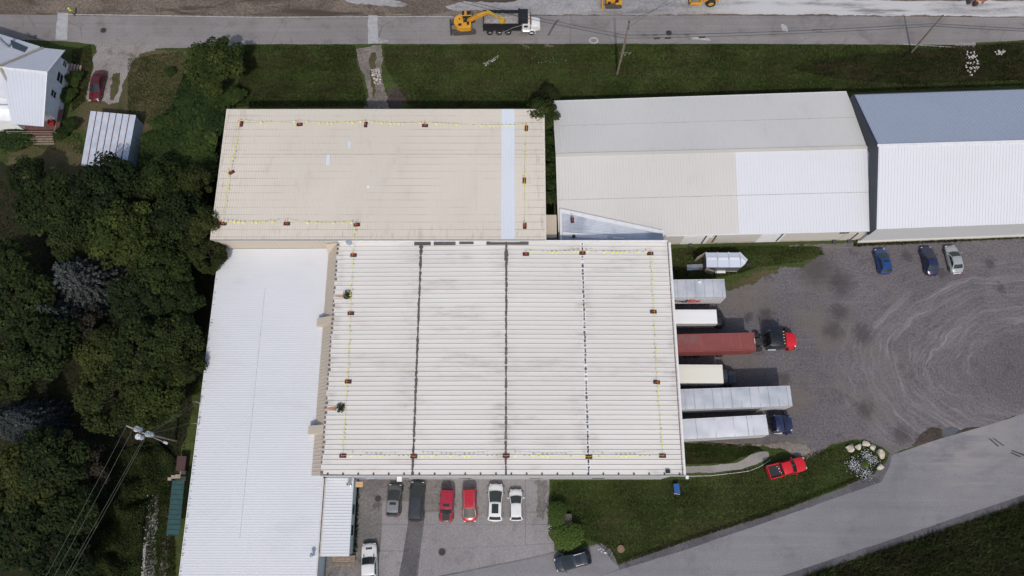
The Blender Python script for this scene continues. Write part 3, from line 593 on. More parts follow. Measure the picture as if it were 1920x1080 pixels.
def on_wall(D, px, z):                     # point on the south wall line at photo column px
    A, B = D['sw'], D['se']; lo, hi = 0.0, 1.6
    d0 = None
    for i in range(400):
        q = A.lerp(B, i/250); u = Vector((q.x, q.y+.18, z)); dd = u-Vector((0, 0, HCAM)); dep = dd.y*ST-dd.z*CT
        if 960+FPX*u.x/dep >= px: return u
    return u
def wallbox(D, px, w_, z0, z1, th, name, m, pf):
    q = on_wall(D, px, z0); d = sd_; nn = Vector((d.y, -d.x, 0)); b = MB()
    a0 = Vector((q.x, q.y, 0))-d*w_/2; a1 = Vector((q.x, q.y, 0))+d*w_/2
    b.hexa([a0+nn*-.02+Vector((0,0,z0)), a1+nn*-.02+Vector((0,0,z0)), a1+nn*th+Vector((0,0,z0)), a0+nn*th+Vector((0,0,z0))],
           [a0+nn*-.02+Vector((0,0,z1)), a1+nn*-.02+Vector((0,0,z1)), a1+nn*th+Vector((0,0,z1)), a0+nn*th+Vector((0,0,z1))])
    return pf(b, name, m)
wallbox(E, 1300, 4.0, .05, 3.0, .04, 'garage_door', W_WHITE, epart); wallbox(E, 1330, 1.2, .05, 2.4, .05, 'door', R_TAN, epart)
wallbox(E, 1437, 3.4, .05, 3.0, .04, 'garage_door', W_WHITE, epart); wallbox(E, 1585, 2.2, .05, 2.6, .05, 'door', W_CREAM, epart)
for px, z0, z1 in ((1314, .3, 3.6), (1334, .6, 3.2), (1455, .4, 3.2), (1593, .3, 2.8)): wallbox(E, px, .16, z0, z1, .12, 'downpipe', NAVY, epart)
for px in (1576, 1581, 1587): wallbox(E, px, .4, 2.9, 3.1, .12, 'wall_lamp', BLACK, epart)
for px in (1293, 1561, 1589): wallbox(E, px, .5, .02, .35, .5, 'doorstep', mt('dark_step', (.06,.055,.05), .9), epart)
wallbox(E, 1400, 40, .0, .45, .03, 'base_course', CONCB, epart)
# triangular cricket roof between the warehouse wall and the cream slope
n_s = (E['se']-E['sw']).cross(E['rw']-E['sw']).normalized()
ck = tag(empty('valley_roof', (12, 37, 0)), 'wedge-shaped bare metal valley roof edged in white beside the warehouse', 'roof')
def cpart(b, name, m, **k):
    b.v = [(x-12, y-37, z) for x, y, z in b.v]; return b.obj(name, m, ck, **k)
t1 = Pplane(1052, 396, E['sw'], n_s)+Vector((0, 0, .28)); t2 = Pplane(1240, 437, E['sw'], n_s)+Vector((0, 0, .22))
w1 = Vector((t1.x, YN+1.0, 5.1)); w2 = Vector((t2.x, YN+.6, 4.7))
b = MB(); ribs(b, w1, t1, t2, w2, .5, .03, .05); b.hexa([Vector((p.x, p.y, p.z-.5)) for p in (w1, w2, t2, t1)], [Vector((p.x, p.y, p.z-.03)) for p in (w1, w2, t2, t1)]); cpart(b, 'metal_sheet', R_GALV)
v1 = Vector((w1.x, YN+.13, 5.2)); v2 = Vector((w2.x+.4, YN+.13, 4.8))
b = MB(); b.hexa([Vector((p.x, p.y, p.z-.6)) for p in (v1, v2, w2, w1)], [v1, v2, w2+Vector((.3, .05, .03)), w1+Vector((0, .05, .03))]); cpart(b, 'valley_gutter', mt('blue_flashing', (.33,.42,.49), .5, var=.15))
b = MB(); strip(b, t1+Vector((-.2, 0, -.25)), t2+Vector((.2, 0, -.25)), .55, .33); strip(b, Vector((t1.x-.1, YN+.15, 4.9)), Vector((t1.x-.1, t1.y, t1.z-.25)), .3, .36); strip(b, Vector((t2.x+.15, t2.y, t2.z-.22)), Vector((t2.x+.15, YN+.15, 4.75)), .12, .22)
strip(b, w1+Vector((.1, .75, .02)), w1.lerp(w2, .45)+Vector((0, .55, .03)), .6, .07); strip(b, w1.lerp(w2, .5)+Vector((0, .5, .03)), w1.lerp(w2, .62)+Vector((0, .45, .03)), .25, .07); cpart(b, 'white_edging', W_WHITE)
b = MB(); p = P(1076, 443, 5.3); b.box(p.x-.2, p.x+.2, p.y-.15, p.y+.15, 5.1, 5.4); cpart(b, 'outlet_box', BLACK)
lk = tag(empty('link_roof', (5.2, 37, 0)), 'small tan corrugated link roof in the gap between two buildings', 'roof')
b = MB(); ribs(b, (4.6-5.2, 36.4-37, 5.0), (6.1-5.2, 36.4-37, 5.0), (6.1-5.2, 39.6-37, 5.3), (4.6-5.2, 39.6-37, 5.3), .3, .03, .05); b.box(-.6, .9, -.6, 2.55, 0, 4.95); b.obj('tan_sheet', R_TAN, lk)
b = MB(); b.box(-.6, .9, -1.75, -.62, 4.4, 4.9); b.obj('flat_section', mt('slate_felt', (.13,.15,.18), .8, var=.2), lk)
# ------------------------------------------------------------------ far east building
ZFe, ZFr = 5.3, 8.6
Fb = {k: P(*v) for k, v in {'sw': (1641, 430, ZFe), 'nw': (1600, 178, ZFe), 'rw': (1645, 273, ZFr), 'se': (2300, 405, ZFe), 'ne': (2230, 158, ZFe), 're': (2310, 254, ZFr)}.items()}
fb = tag(empty('far_east_building', (70, 48, 0)), 'taller gabled building at right, blue-grey north slope and white south slope', 'building')
def fpart(b, name, m, parent=fb, **k):
    b.v = [(x-70, y-48, z) for x, y, z in b.v]; return b.obj(name, m, parent, **k)
b = MB(); gable_walls(b, Fb, .12, .12); fpart(b, 'wall', W_GREY)
for A, B, C, D, m in ((Fb['sw'], Fb['se'], Fb['re'], Fb['rw'], R_WHITE), (Fb['nw'], Fb['ne'], Fb['re'], Fb['rw'], R_BLUE)):
    b = MB(); ribs(b, A, B, C, D, .42, .045, .06); fpart(b, 'roof_slope', m)
b = MB(); strip(b, Fb['rw']+Vector((0, 0, 0)), Fb['re'], .4, .07); fpart(b, 'ridge_cap', W_WHITE)
b = MB()                                   # navy cladding on the gable wall that stands above the neighbour roof
def gx(p, dx, dz): return Vector((p.x+dx, p.y, p.z+dz))
for p, q in (('sw', 'rw'), ('nw', 'rw')):
    A, B = Fb[p], Fb[q]
    b.hexa([gx(A, -.12, -2.2), gx(A, .12, -2.2), gx(B, .12, -2.2), gx(B, -.12, -2.2)], [gx(A, -.12, .05), gx(A, .16, .05), gx(B, .16, .05), gx(B, -.12, .05)])
fpart(b, 'gable_cladding', NAVY)
b = MB(); q0 = Fb['sw'].copy(); q1 = Fb['se'].copy(); q0.z = q1.z = 0; q0.y += .05; q1.y += .05; strip(b, q0+Vector((-.2, 0, 0)), q1, .25, .5); fpart(b, 'base_course', W_CREAM)
b = MB(); strip(b, Fb['nw']+Vector((0, .06, -.14)), Fb['ne']+Vector((0, .06, -.14)), .14, .16); fpart(b, 'gutter', mt('dark_gutter', (.05,.05,.055)))
# ------------------------------------------------------------------ roof warning-line stands
ORANGE = mt('safety_orange', (.75, .12, .02), .5); YELF = mt('yellow_pennant', (.80, .74, .02), .6); BASE = mt('stand_base', (.03, .02, .02), .8, var=.3)
REDB = mt('stand_red', (.28, .035, .025), .7)
def make_stand():
    o = empty('warning_line_stand')
    b = MB(); b.box(-.42, .42, -.23, .23, 0, .09); b.obj('base', [BASE], o, bevel=.02)
    b = MB(); b.box(-.13, .13, -.10, .10, .09, .14); b.box(-.26, .26, -.05, .05, .09, .11); b.obj('bracket', REDB, o)
    b = MB(); b.cyl((0, 0, .1), (0, 0, 1.05), .035, n=8); b.cyl((0, 0, .35), (.2, .05, .12), .025, n=6); b.obj('post', ORANGE, o)
    b = MB(); b.add([(0, .04, 1.0), (.04, .30, .92), (0, .04, .78), (.012, .04, 1.0), (.052, .30, .92), (.012, .04, .78)], [(0,1,2), (5,4,3), (0,3,4,1), (1,4,5,2), (2,5,3,0)]); b.obj('flag', ORANGE, o)
    return o
stand0 = make_stand(); used = [False]
def stand(px, py, z, rz, label):
    o = stand0 if not used[0] else copy_tree(stand0); used[0] = True
    p = P(px, py, z); o.location = (p.x, p.y, z+.03); o.rotation_euler = (0, 0, rz); tag(o, label, 'stand', 'warning-line stands on the roofs'); return o.location.copy()
zu = ZU+.05; S = {}
for k, x, y, rz, lab in (('a', 453, 233, 1.5, 'at its northwest corner'), ('b', 562, 234, .1, 'second along the north edge from the left'), ('c', 686, 234, 1.5, 'third along the north edge, turned end-on'),
    ('d', 797, 236, -.05, 'north edge, left of the pale strip'), ('e', 987, 241, 1.5, 'at the northeast corner beside the tree'), ('f', 434, 324, .5, 'midway down the west edge'),
    ('g', 419, 420, .0, 'at the southwest corner by the wood'), ('h', 538, 420, 0, 'second along the south edge from the left'), ('i', 669, 422, .1, 'on the south edge above the warehouse corner'),
    ('j', 983, 339, 1.55, 'midway down the east edge'), ('k', 984, 424, 1.55, 'at the southeast corner')):
    S[k] = stand(x, y, zu, rz, 'orange and black stand on the cream roof '+lab)
for k, x, y, rz, lab in (('A', 663, 479, 0, 'northwest corner'), ('B', 658, 588, 0, 'west edge, just below the upper leafy clump'), ('C', 653, 716, 0, 'west edge, just above the lower leafy clump'), ('D', 643, 855, 0, 'southwest corner'),
    ('E', 776, 856, 0, 'south edge on the first dark seam'), ('F', 949, 855, 0, 'south edge on the middle dark seam'), ('G', 1104, 857, 0, 'south edge on the dashed east seam'), ('H', 1242, 855, 0, 'southeast corner'),
    ('I', 1231, 717, 3.0, 'east edge above the grey trailer'), ('J', 1225, 585, 3.1, 'east edge level with the white box truck'), ('K', 1219, 476, 0, 'northeast corner'), ('L', 1092, 475, 0, 'north edge on the dashed east seam'), ('M', 986, 477, 0, 'north edge just right of the middle seam')):
    q = P(x, y, 6.8); S[k] = stand(x, y, zmain(q.x)+.05, rz, 'orange and black stand on the main roof, '+lab)
S['N'] = stand(1073, 413, 5.55, 1.57, 'orange and black stand alone on the wedge-shaped valley roof')
def flagline(keys, label, gap=.55):
    o = empty('pennant_line', S[keys[0]]); rope = MB(); fl = MB(); off = S[keys[0]]
    for a, c in zip(keys, keys[1:]):
        A = S[a]+Vector((0, 0, .98))-off; B = S[c]+Vector((0, 0, .98))-off; d = (B-A).length; n = 8
        sag = lambda t: A.lerp(B, t)-Vector((0, 0, .45*4*t*(1-t)*min(1, d/9)))
        rope.tube([sag(i/n) for i in range(n+1)], .012, 4)
        dirx = (B-A).normalized(); k = int(d/gap)
        for i in range(1, k):
            q = sag(i/k); a2 = random.uniform(-1.3, 1.3); sw = Vector((-dirx.y, dirx.x, 0))*math.sin(a2)*.30-Vector((0, 0, 1))*math.cos(a2)*.30
            if random.random() < .1: continue
            fl.add([q-dirx*.13, q+dirx*.13, q+sw], [(0, 1, 2)])
    rope.obj('rope', YELF, o); f = fl.obj('pennants', YELF, o, fix=False); f['kind'] = 'stuff'
    tag(o, label, 'pennant line', 'pennant lines on the roofs')
flagline('abcde', 'yellow pennant line along the north edge of the cream roof'); flagline('afg', 'yellow pennant line down the west edge of the cream roof')
flagline('ghi', 'yellow pennant line along the south edge of the cream roof'); flagline('ejk', 'yellow pennant line down the east edge of the cream roof')
flagline('ABCD', 'yellow pennant line down the west edge of the main roof'); flagline('DEFGH', 'yellow pennant line along the south edge of the main roof')
flagline('HIJK', 'yellow pennant line up the east edge of the main roof'); flagline('MLK', 'yellow pennant line along the north edge of the main roof')
flagline('iA', 'short yellow pennant line from the cream roof down to main roof')
b = MB(); p = P(655, 456, 6.7); b.cyl((0, 0, 0), (0, 0, .5), .28, .34, n=12); b.cyl((0, 0, .5), (0, 0, .62), .4, .3, n=12); b.box(-.7, -.25, -.12, .05, 0, .25, 1); b.box(.25, .75, -.3, -.15, 0, .12, 1)
o = b.obj('roof_ventilator', [mt('blue_grey_vent', (.33,.38,.45), .5), W_WHITE], smooth=40); o.location = (p.x, p.y, 6.62); tag(o, 'squat blue-grey ventilator at the northwest corner of the main roof', 'vent')
for px, py in ((648, 555), (630, 766)):
    p = P(px, py, 6.62); b = MB(); z = zmain(p.x)+.016
    b.grid(lambda u, v: (p.x-1.6+1.6*u, p.y+(v-.5)*(.10+.5*u*u)*1.2, z+.004), 8, 3)
    b.v = [(x, y-20, zz+.015*(x-p.x+1.6)) for x, y, zz in b.v]
    b.obj('rust_stain', mt('rust_stain', (.45,.24,.13), .9, var=.35, scale=3), roof)
# ------------------------------------------------------------------ shed, green shelter, house
RUSTW = mt('galvalume_shed', (.50, .535, .61), .5, var=.1, scale=.8); RUSTL = mt('rust_seam', (.16, .085, .06), .9, var=.4, scale=6)
sh = tag(empty('metal_shed', P(225, 265, 0)), 'metal shed with pale roof panels and rusty seams under the trees', 'shed')
o0 = sh.location; c = [P(170, 208, 2.7)-o0, P(256, 216, 2.7)-o0, P(237, 318, 2.5)-o0, P(152, 310, 2.5)-o0]
b = MB(); iw = [v*.96 for v in c]; b.hexa([Vector((v.x, v.y, 0)) for v in iw], [Vector((v.x, v.y, v.z-.06)) for v in iw]); b.obj('wall', mt('pale_blue_shed', (.30,.37,.41), .6, dirt=(.15,.13,.11)), sh)
for i in range(7):
    t0, t1 = i/7, (i+1)/7; b = MB(); q = [c[0].lerp(c[1], t0), c[0].lerp(c[1], t1-.012), c[3].lerp(c[2], t1-.012), c[3].lerp(c[2], t0)]
    b.hexa([v-Vector((0, 0, .04)) for v in q], [v+Vector((0, 0, .012)) for v in q]); b.obj('roof_panel', RUSTW, sh)
    if i < 6: b = MB(); strip(b, q[1]+Vector((.02, 0, -.01)), q[2]+Vector((.02, 0, -.01)), .10, .07); b.obj('rusty_seam', RUSTL, sh)
GREEN = mt('dark_green_sheet', (.030, .075, .075), .5, var=.12)
gs = tag(empty('green_shelter', P(327, 952, 0)), 'narrow shelter roofed in dark green metal panels beside the white wing', 'shelter'); o0 = gs.location
a0, a1, a2, a3 = P(323, 901, 2.4)-o0, P(346, 901, 2.7)-o0, P(336, 1004, 2.7)-o0, P(312, 1003, 2.4)-o0
for i in range(11):
    q = [a0.lerp(a3, i/11), a1.lerp(a2, i/11), a1.lerp(a2, (i+.96)/11), a0.lerp(a3, (i+.96)/11)]; b = MB()
    b.hexa([v-Vector((0, 0, .05)) for v in q], q); strip(b, q[3]+Vector((0, 0, -.01)), q[2]+Vector((0, 0, -.01)), .06, .06); b.obj('roof_panel', GREEN, gs)
for v in (a0, a3, a0.lerp(a3, .5)): b = MB(); b.box(v.x+.05, v.x+.17, v.y-.06, v.y+.06, 0, v.z-.06); b.obj('post', WOOD, gs)
for i, (x, y, w_, h_) in enumerate(((343, 886, .75, .5), (344, 897, .6, .55), (334, 893, .7, .5), (325, 894, .6, .45), (318, 898, .5, .4))):
    p = P(x, y, .2); b = MB(); b.box(-w_/2, w_/2, -h_/2, h_/2, 0, .22); o = b.obj('paving_stone', mt('pale_stone', (.38,.33,.27), .9, var=.2), loc=(p.x, p.y, .01), rz=random.uniform(-.1, .1), bevel=.03)
    tag(o, 'pale square stone in the short row north of the green shelter', 'stone', 'stones north of the green shelter')
b = MB(); p = P(346, 870, 0); b.box(-.5, .6, -.9, .9, 0, 1.1); b.box(-.52, .62, -.92, .92, 1.1, 1.16); o = b.obj('brown_crate', mt('maroon_crate', (.07,.035,.035), .7), loc=p); tag(o, 'dark maroon box against the white wing wall, above pale stones', 'crate')
# house at the northwest corner
SID = mt('white_siding', (.80, .82, .84), .6, var=.08); HROOF = roof_mat('house_roof', (.56, .585, .64), (.52, .545, .60), (.33, .32, .32), .3)
hs = tag(empty('white_house', (-72, 58, 0)), 'white clapboard house with pale metal roofs and brick-red porch deck', 'house')
ho = Vector(hs.location)
def hpart(b, name, m, parent=hs, **k):
    b.v = [(x-ho.x, y-ho.y, z) for x, y, z in b.v]; return b.obj(name, m, parent, **k)
XH = -67.9
nE, pk, sE = P(121, 94, 4.0), P(88, 136, 6.7), P(81, 237, 4.5)
nW, pW, sW = P(66, 88, 4.0), P(-30, 128, 6.7), P(22, 232, 4.5)
vl = P(35, 195, 5.3)
b = MB(); b.add([(XH, nE.y-.4, 0), (XH, sE.y+3.0, 0), (XH, sE.y+3.0, 5.2), (XH, pk.y, 6.55), (XH, nE.y-.4, 3.9), (-80, nE.y-.4, 0), (-80, sE.y+3.0, 0), (-80, sE.y+3.0, 5.2), (-80, pk.y, 6.55), (-80, nE.y-.4, 3.9)],
    [(0,1,2,3,4), (5,9,8,7,6), (1,6,7,2), (0,4,9,5)]); hpart(b, 'wall', SID)
for i in range(16):
    z = .4+i*.24; b = None
b = MB(); ribs(b, sW, sE, pk, P(0, 127, 6.7), .4, .03, .05); b.hexa([v-Vector((0, 0, .1)) for v in (sW, sE, pk, P(0, 127, 6.7))], [v-Vector((0, 0, .02)) for v in (sW, sE, pk, P(0, 127, 6.7))]); hroof = hpart(b, 'roof_south', HROOF)
b = MB(); qn = P(-10, 122, 6.7); ribs(b, nW, nE, pk, qn, .4, .03, .05); b.hexa([v-Vector((0, 0, .1)) for v in (nW, nE, pk, qn)], [v-Vector((0, 0, .02)) for v in (nW, nE, pk, qn)]); hpart(b, 'roof_north', HROOF)
b = MB(); strip(b, pk, P(0, 127, 6.7), .3, .08); strip(b, sE+Vector((.02, 0, -.1)), pk+Vector((.02, 0, -.1)), .12, .16); strip(b, nE+Vector((.02, 0, -.1)), pk+Vector((.02, 0, -.1)), .12, .16); hpart(b, 'roof_trim', W_WHITE)
q = [P(75, 87, 4.0), P(-60, 45, 4.0), P(-120, 105, 7.6), P(-20, 128, 7.0)]
b = MB(); ribs(b, q[1], q[0], q[3], q[2], .5, .03, .05); b.hexa([v-Vector((0, 0, .12)) for v in q], [v-Vector((0, 0, .02)) for v in q]); hpart(b, 'roof_main', HROOF)
mid = (q[0]+q[1]+q[2]+q[3])/4; nrm = (q[0]-q[1]).cross(q[2]-q[1]).normalized(); nrm = nrm if nrm.z > 0 else -nrm
sk = [Pplane(x, y, q[0], nrm)+nrm*.12 for x, y in ((20, 76), (52, 90), (46, 98), (24, 90))]
b = MB(); b.hexa([v-nrm*.12 for v in sk], sk); hpart(b, 'skylight', WINGLASS)
ch = Pplane(16, 88, q[0], nrm); b = MB(); b.cyl(ch-Vector((0, 0, .3)), ch+Vector((0, 0, 1.9)), .22, n=10); b.cyl(ch+Vector((0, 0, 1.9)), ch+Vector((0, 0, 2.0)), .3, n=10); hpart(b, 'chimney_pipe', GALV)
va, vb = Pplane(82, 90, q[0], nrm)+nrm*.08, Pplane(0, 125, q[0], nrm)+nrm*.1; b = MB(); strip(b, va, vb, .35, .08); hpart(b, 'valley_strip', mt('tan_valley', (.30,.27,.23), .8))
b = MB(); block(b, [(-84, 55), (-72.5, 55), (-72.5, 68), (-84, 68)], 0, [5, 3.6, 3.6, 5]); hpart(b, 'wall_rear', SID)
lw = [P(0, 152, 5.8), P(30, 190, 5.2), P(27, 184, 4.4), P(-20, 178, 4.4)]
b = MB(); l0, l1, l2, l3 = P(-40, 175, 4.2), P(27, 187, 4.2), P(31, 168, 5.2), P(-5, 137, 6.6); b.hexa([v-Vector((0, 0, .1)) for v in (l0, l1, l2, l3)], [l0, l1, l2, l3]); hpart(b, 'roof_southwest', HROOF)
b = MB(); strip(b, P(1, 128, 6.8), P(31, 183, 5.2), .35, .1); hpart(b, 'valley_strip', mt('tan_valley', (.30,.27,.23)))
b = MB(); block(b, [(-84, 56.6), (l1.x-.4, 56.6), (l1.x-.4, 62), (-84, 62)], 0, [4.05]*4); hpart(b, 'wall_southwest', SID)
# east windows
for x, y, w_, h_ in ((121, 120, .9, .8), (112, 146, 1.5, 1.3), (100, 176, 1.0, 1.1)):
    p = Pplane(x, y, Vector((XH, 0, 0)), Vector((1, 0, 0))); b = MB(); b.box(XH-.02, XH+.03, p.y-w_/2, p.y+w_/2, p.z-h_/2, p.z+h_/2)
    f = hpart(b, 'window', WINGLASS); b = MB()
    for y0, y1, z0, z1 in ((-w_/2-.1, w_/2+.1, -h_/2-.1, -h_/2), (-w_/2-.1, w_/2+.1, h_/2, h_/2+.1), (-w_/2-.1, -w_/2, -h_/2, h_/2), (w_/2, w_/2+.1, -h_/2, h_/2), (-w_/2, w_/2, -.03, .03)):
        b.box(XH-.02, XH+.06, p.y+y0, p.y+y1, p.z+z0, p.z+z1)
    hpart(b, 'frame', W_WHITE, f)
b = MB(); x0, x1, y0, y1 = P(22, 238, .9).x, P(114, 225, .9).x, P(60, 252, .9).y, P(60, 205, .9).y
b.box(x0, x1, y0, y1, .72, .82); hpart(b, 'deck_base', WOOD)
npl = 14
for i in range(npl):
    b = MB(); yy0 = y0+(y1-y0)*i/npl; b.box(x0, x1, yy0+.02, yy0+(y1-y0)/npl-.01, .825, .86); hpart(b, 'deck_plank', mt('red_deck', (.13,.06,.05), .8, var=.25, scale=2))
b = MB()
for xx in (x0, (x0+x1)/2, x1): b.box(xx-.06, xx+.06, y0-.06, y0+.06, 0, 1.8)
b.box(x0, x1, y0-.05, y0+.03, 1.7, 1.8); b.box(x0, x1, y0-.04, y0+.02, 1.2, 1.28); b.box(x1-.05, x1+.05, y0, y1, 1.7, 1.8); hpart(b, 'railing', WOOD)
for i in range(4): b = MB(); b.box(x0+1.5, x1-.8, y0-.35-.3*i, y0-.08-.3*i, .6-.18*i, .66-.18*i); hpart(b, 'step', WOOD)
b = MB(); p = P(98, 231, 1.1); b.box(p.x-.35, p.x+.35, p.y-.35, p.y+.35, .87, 1.35); b.box(p.x-.35, p.x-.25, p.y-.35, p.y+.35, 1.35, 1.7); o = b.obj('porch_chair', mt('red_plastic', (.3,.02,.02), .5)); tag(o, 'red chair on the porch deck of the white house', 'chair')
p0 = P(146, 133, .3); s2 = tag(empty('entry_steps', P(143, 130, 0)), 'short flight of wooden steps at the house east wall', 'steps')
for i in range(5): b = MB(); b.box(-.9+.36*i, -.6+.36*i, -.6, .6, .75-.16*i, .81-.16*i); b.box(-.9+.36*i, -.62+.36*i, -.5, -.42, 0, .75-.16*i); b.box(-.9+.36*i, -.62+.36*i, .42, .5, 0, .75-.16*i); b.obj('tread', mt('pinkish_wood', (.32,.24,.21), .85, var=.2), s2)
b = MB(); p = P(8, 225, 1); b.box(-1.3, .9, -1.6, 1.6, 0, 2.0); b.box(-1.35, .95, -1.65, 1.65, 2.0, 2.08, 1); b.obj; o = b.obj('garden_cabinet', [mt('teal_grey', (.25,.33,.36), .6), mt('teal_grey_lid', (.32,.40,.43), .5)], loc=(p.x-.3, p.y, 0)); tag(o, 'pale teal cabinet at the left frame edge beside the house', 'cabinet')
# ------------------------------------------------------------------ vehicles
def wheel(parent, x, y, r=.33, wd=.22, out=1, rimm=RIM, z=None):
    b = MB(); z = r if z is None else z; n = 18; ring = []
    for yy, rr in ((-wd/2, r*.62), (-wd/2, r*.93), (-wd*.36, r), (wd*.36, r), (wd/2, r*.93), (wd/2, r*.62)):
        ring.append([(rr*math.cos(2*math.pi*i/n), yy, rr*math.sin(2*math.pi*i/n)) for i in range(n)])
    b.loft(ring, cap=False); t = b.obj('tyre', RUBBER, parent, smooth=40, loc=(x, y, z))
    b = MB(); o_ = out*wd*.40; b.cyl((0, -wd*.3, 0), (0, wd*.3, 0), r*.63, n=18)
    for i in range(5):
        a = 2*math.pi*i/5; b.box(.05, r*.6, -.02, .02, -.03, .03, mat=Matrix.Translation((0, out*wd*.34, 0)) @ Matrix.Rotation(a, 4, 'Y'))
    b.cyl((0, out*wd*.28, 0), (0, out*wd*.42, 0), r*.2, n=10); b.obj('rim', rimm, t, smooth=40)
    return t
def car(rear, front, body, label, cat='car', name='parked_car', W=1.88, H=1.62, kind='suv', group=None, roofm=None, sunroof=None, rails=None, hoodm=None, z=.03, glass=GLASS, Lfix=None, bumperm=None, trim=None):
    pr, pf = P(*rear, .45), P(*front, .45); d = pf-pr; Lc = Lfix or d.length; ang = math.atan2(d.y, d.x); c = (pr+pf)/2
    if Lfix: c = pf-d.normalized()*Lfix/2
    o = empty(name, (c.x, c.y, z), ang); tag(o, label, cat, group)
    roofm = roofm or body; h = Lc/2; w_ = W/2
    K = {'suv': (.98, 1.06, .30, -.02, -.36, -.46, .97), 'van': (1.0, 1.08, .36, .08, -.42, -.475, .97), 'sedan': (.86, .98, .22, .02, -.22, -.37, .90), 'hatch': (.90, .98, .27, .02, -.36, -.465, .94),
         'boxy': (1.02, 1.08, .22, .10, -.45, -.485, .98), 'pickup': (1.0, 1.08, .20, .06, -.14, -.18, 1.0)}[kind]
    zh, belt, wsb, wst, rt, rb, rearz = K; wsb, wst, rt, rb = [q*Lc for q in (wsb, wst, rt, rb)]
    # lower body, lofted along the length
    st_ = [(-h, .72, .42, .80), (-h+.05, .84, .30, belt*rearz-.14), (-h+.16, .92, .24, belt*rearz-.04), (-h+.45, .98, .22, belt*rearz), (rb, 1.0, .20, belt), (0, 1.0, .20, belt-.01), (wsb-.25, 1.0, .20, belt-.02), (wsb+.02, 1.0, .20, zh+.0),
           (h*.72, .985, .22, zh-.06), (h-.28, .94, .24, zh-.14), (h-.10, .84, .28, zh-.24), (h-.02, .70, .36, zh-.34), (h, .60, .42, zh-.42)]
    if kind == 'pickup': st_[1] = (-h+.04, .93, .34, belt-.06); st_[0] = (-h, .90, .40, belt-.12); st_[2] = (-h+.16, .97, .3, belt-.02)
    if kind == 'sedan': st_[3] = (-h+.45, .96, .22, belt*rearz+.02)
    if kind == 'boxy':
        st_[-1] = (h, .86, .42, zh-.2); st_[-2] = (h-.02, .88, .36, zh-.14); st_[-3] = (h-.10, .92, .28, zh-.08); st_[-4] = (h-.28, .96, .24, zh-.04); st_[-5] = (h*.72, .97, .22, zh-.02)
    secs = []
    for x, wf, zb, zt in st_:
        a = w_*wf; bow = .10*(x > h-.35)+.07*(x < -h+.3)
        half = [(0, zb), (a*.86, zb), (a*.97, zb+.10), (a, zb+(zt-zb)*.45), (a*.985, zb+(zt-zb)*.72), (a*.93, zt-.05), (a*.84, zt), (a*.42, zt+.035), (0, zt+.045)]
        fx = lambda yy: x+(math.copysign(bow, x)*(1-(yy/max(a, .01))**2)-math.copysign(bow, x)*.9 if bow else 0)
        ring = [(fx(y), y, zz) for y, zz in half]+[(fx(y), -y, zz) for y, zz in half[-2:0:-1]]
        secs.append(ring)
    b = MB(); b.loft(secs); bd = b.obj('body', body, o, smooth=35)
    # cabin
    wb, wt = w_*.93, w_*(.74 if kind in ('sedan', 'hatch') else .79 if kind != 'boxy' else .85); zr = H-.05
    bf, br_ = .16, .06
    def base(side, s):
        if side == 'f': return Vector((wsb+bf*(1-s*s)-.02, s*wb, belt-.03))
        if side == 'r': return Vector((rb-br_*(1-s*s), s*wb, belt-.03))
    def top(side, s):
        if side == 'f': return Vector((wst+bf*.7*(1-s*s), s*wt, zr))
        return Vector((rt-br_*(1-s*s), s*wt, zr))
    N = 6; ss = [-1+2*i/N for i in range(N+1)]
    rb_ = [base('f', s) for s in ss]+[base('r', s) for s in reversed(ss)]; rt_ = [top('f', s) for s in ss]+[top('r', s) for s in reversed(ss)]
    b = MB(); b.loft([rb_, rt_]); b.obj('cabin', body, o, smooth=30)
    def glassp(nm, A, B, u0, u1, t0, t1, off):
        b = MB(); off = Vector(off)
        f = lambda u, v: A(-1+2*(u0+(u1-u0)*u)).lerp(B(-1+2*(u0+(u1-u0)*u)), t0+(t1-t0)*v)+off
        g0 = MB(); b.grid(f, 6, 2); return b.obj(nm, glass, o, smooth=60, fix=False)
    glassp('windshield', lambda s: base('f', s), lambda s: top('f', s), .05, .95, .06, .97, (.012, 0, .012))
    glassp('rear_window', lambda s: base('r', s), lambda s: top('r', s), .08, .92, .16, .92, (-.012, 0, .012))
    for sg in (1, -1):
        A = lambda s, sg=sg: base('r', sg).lerp(base('f', sg), (s+1)/2); B = lambda s, sg=sg: top('r', sg).lerp(top('f', sg), (s+1)/2)
        for u0, u1 in (((.06, .5), (.53, .95)) if kind != 'pickup' else ((.1, .46), (.5, .93))): glassp('side_window', A, B, u0, u1, .18, .88, (0, sg*.012, .01))
    def rf(u, v):
        s = -1+2*v; k = 1.0; xf = top('f', s).x-.03; xr = top('r', s).x+.02; x = xr+(xf-xr)*u
        return Vector((x, s*wt*.97, zr+.055*(1-s*s)*1.0+.05*(1-(2*u-1)**4)))
    b = MB(); b.grid(rf, 10, 6); b.obj('roof', roofm, o, smooth=60, fix=False)
    if sunroof:
        u0, u1 = sunroof; b = MB(); b.grid(lambda u, v: rf(u0+(u1-u0)*u, .22+.56*v)+Vector((0, 0, .012)), 4, 4); b.obj('sunroof', glass, o, smooth=60, fix=False)
    if rails:
        for sg in (1, -1):
            b = MB(); b.tube([rf(u, .5+sg*.44)+Vector((0, 0, .05 if .1 < u < .9 else .0)) for u in (.06, .1, .3, .5, .7, .9, .94)], .022, 5); b.obj('roof_rail', rails, o)
    if hoodm:
        b = MB(); b.grid(lambda u, v: Vector((wsb+.12+(h-.16-wsb-.12)*u, (-.5+v)*w_*1.05, zh+.062-.05*u)), 5, 3); b.obj('hood_panel', hoodm, o, fix=False)
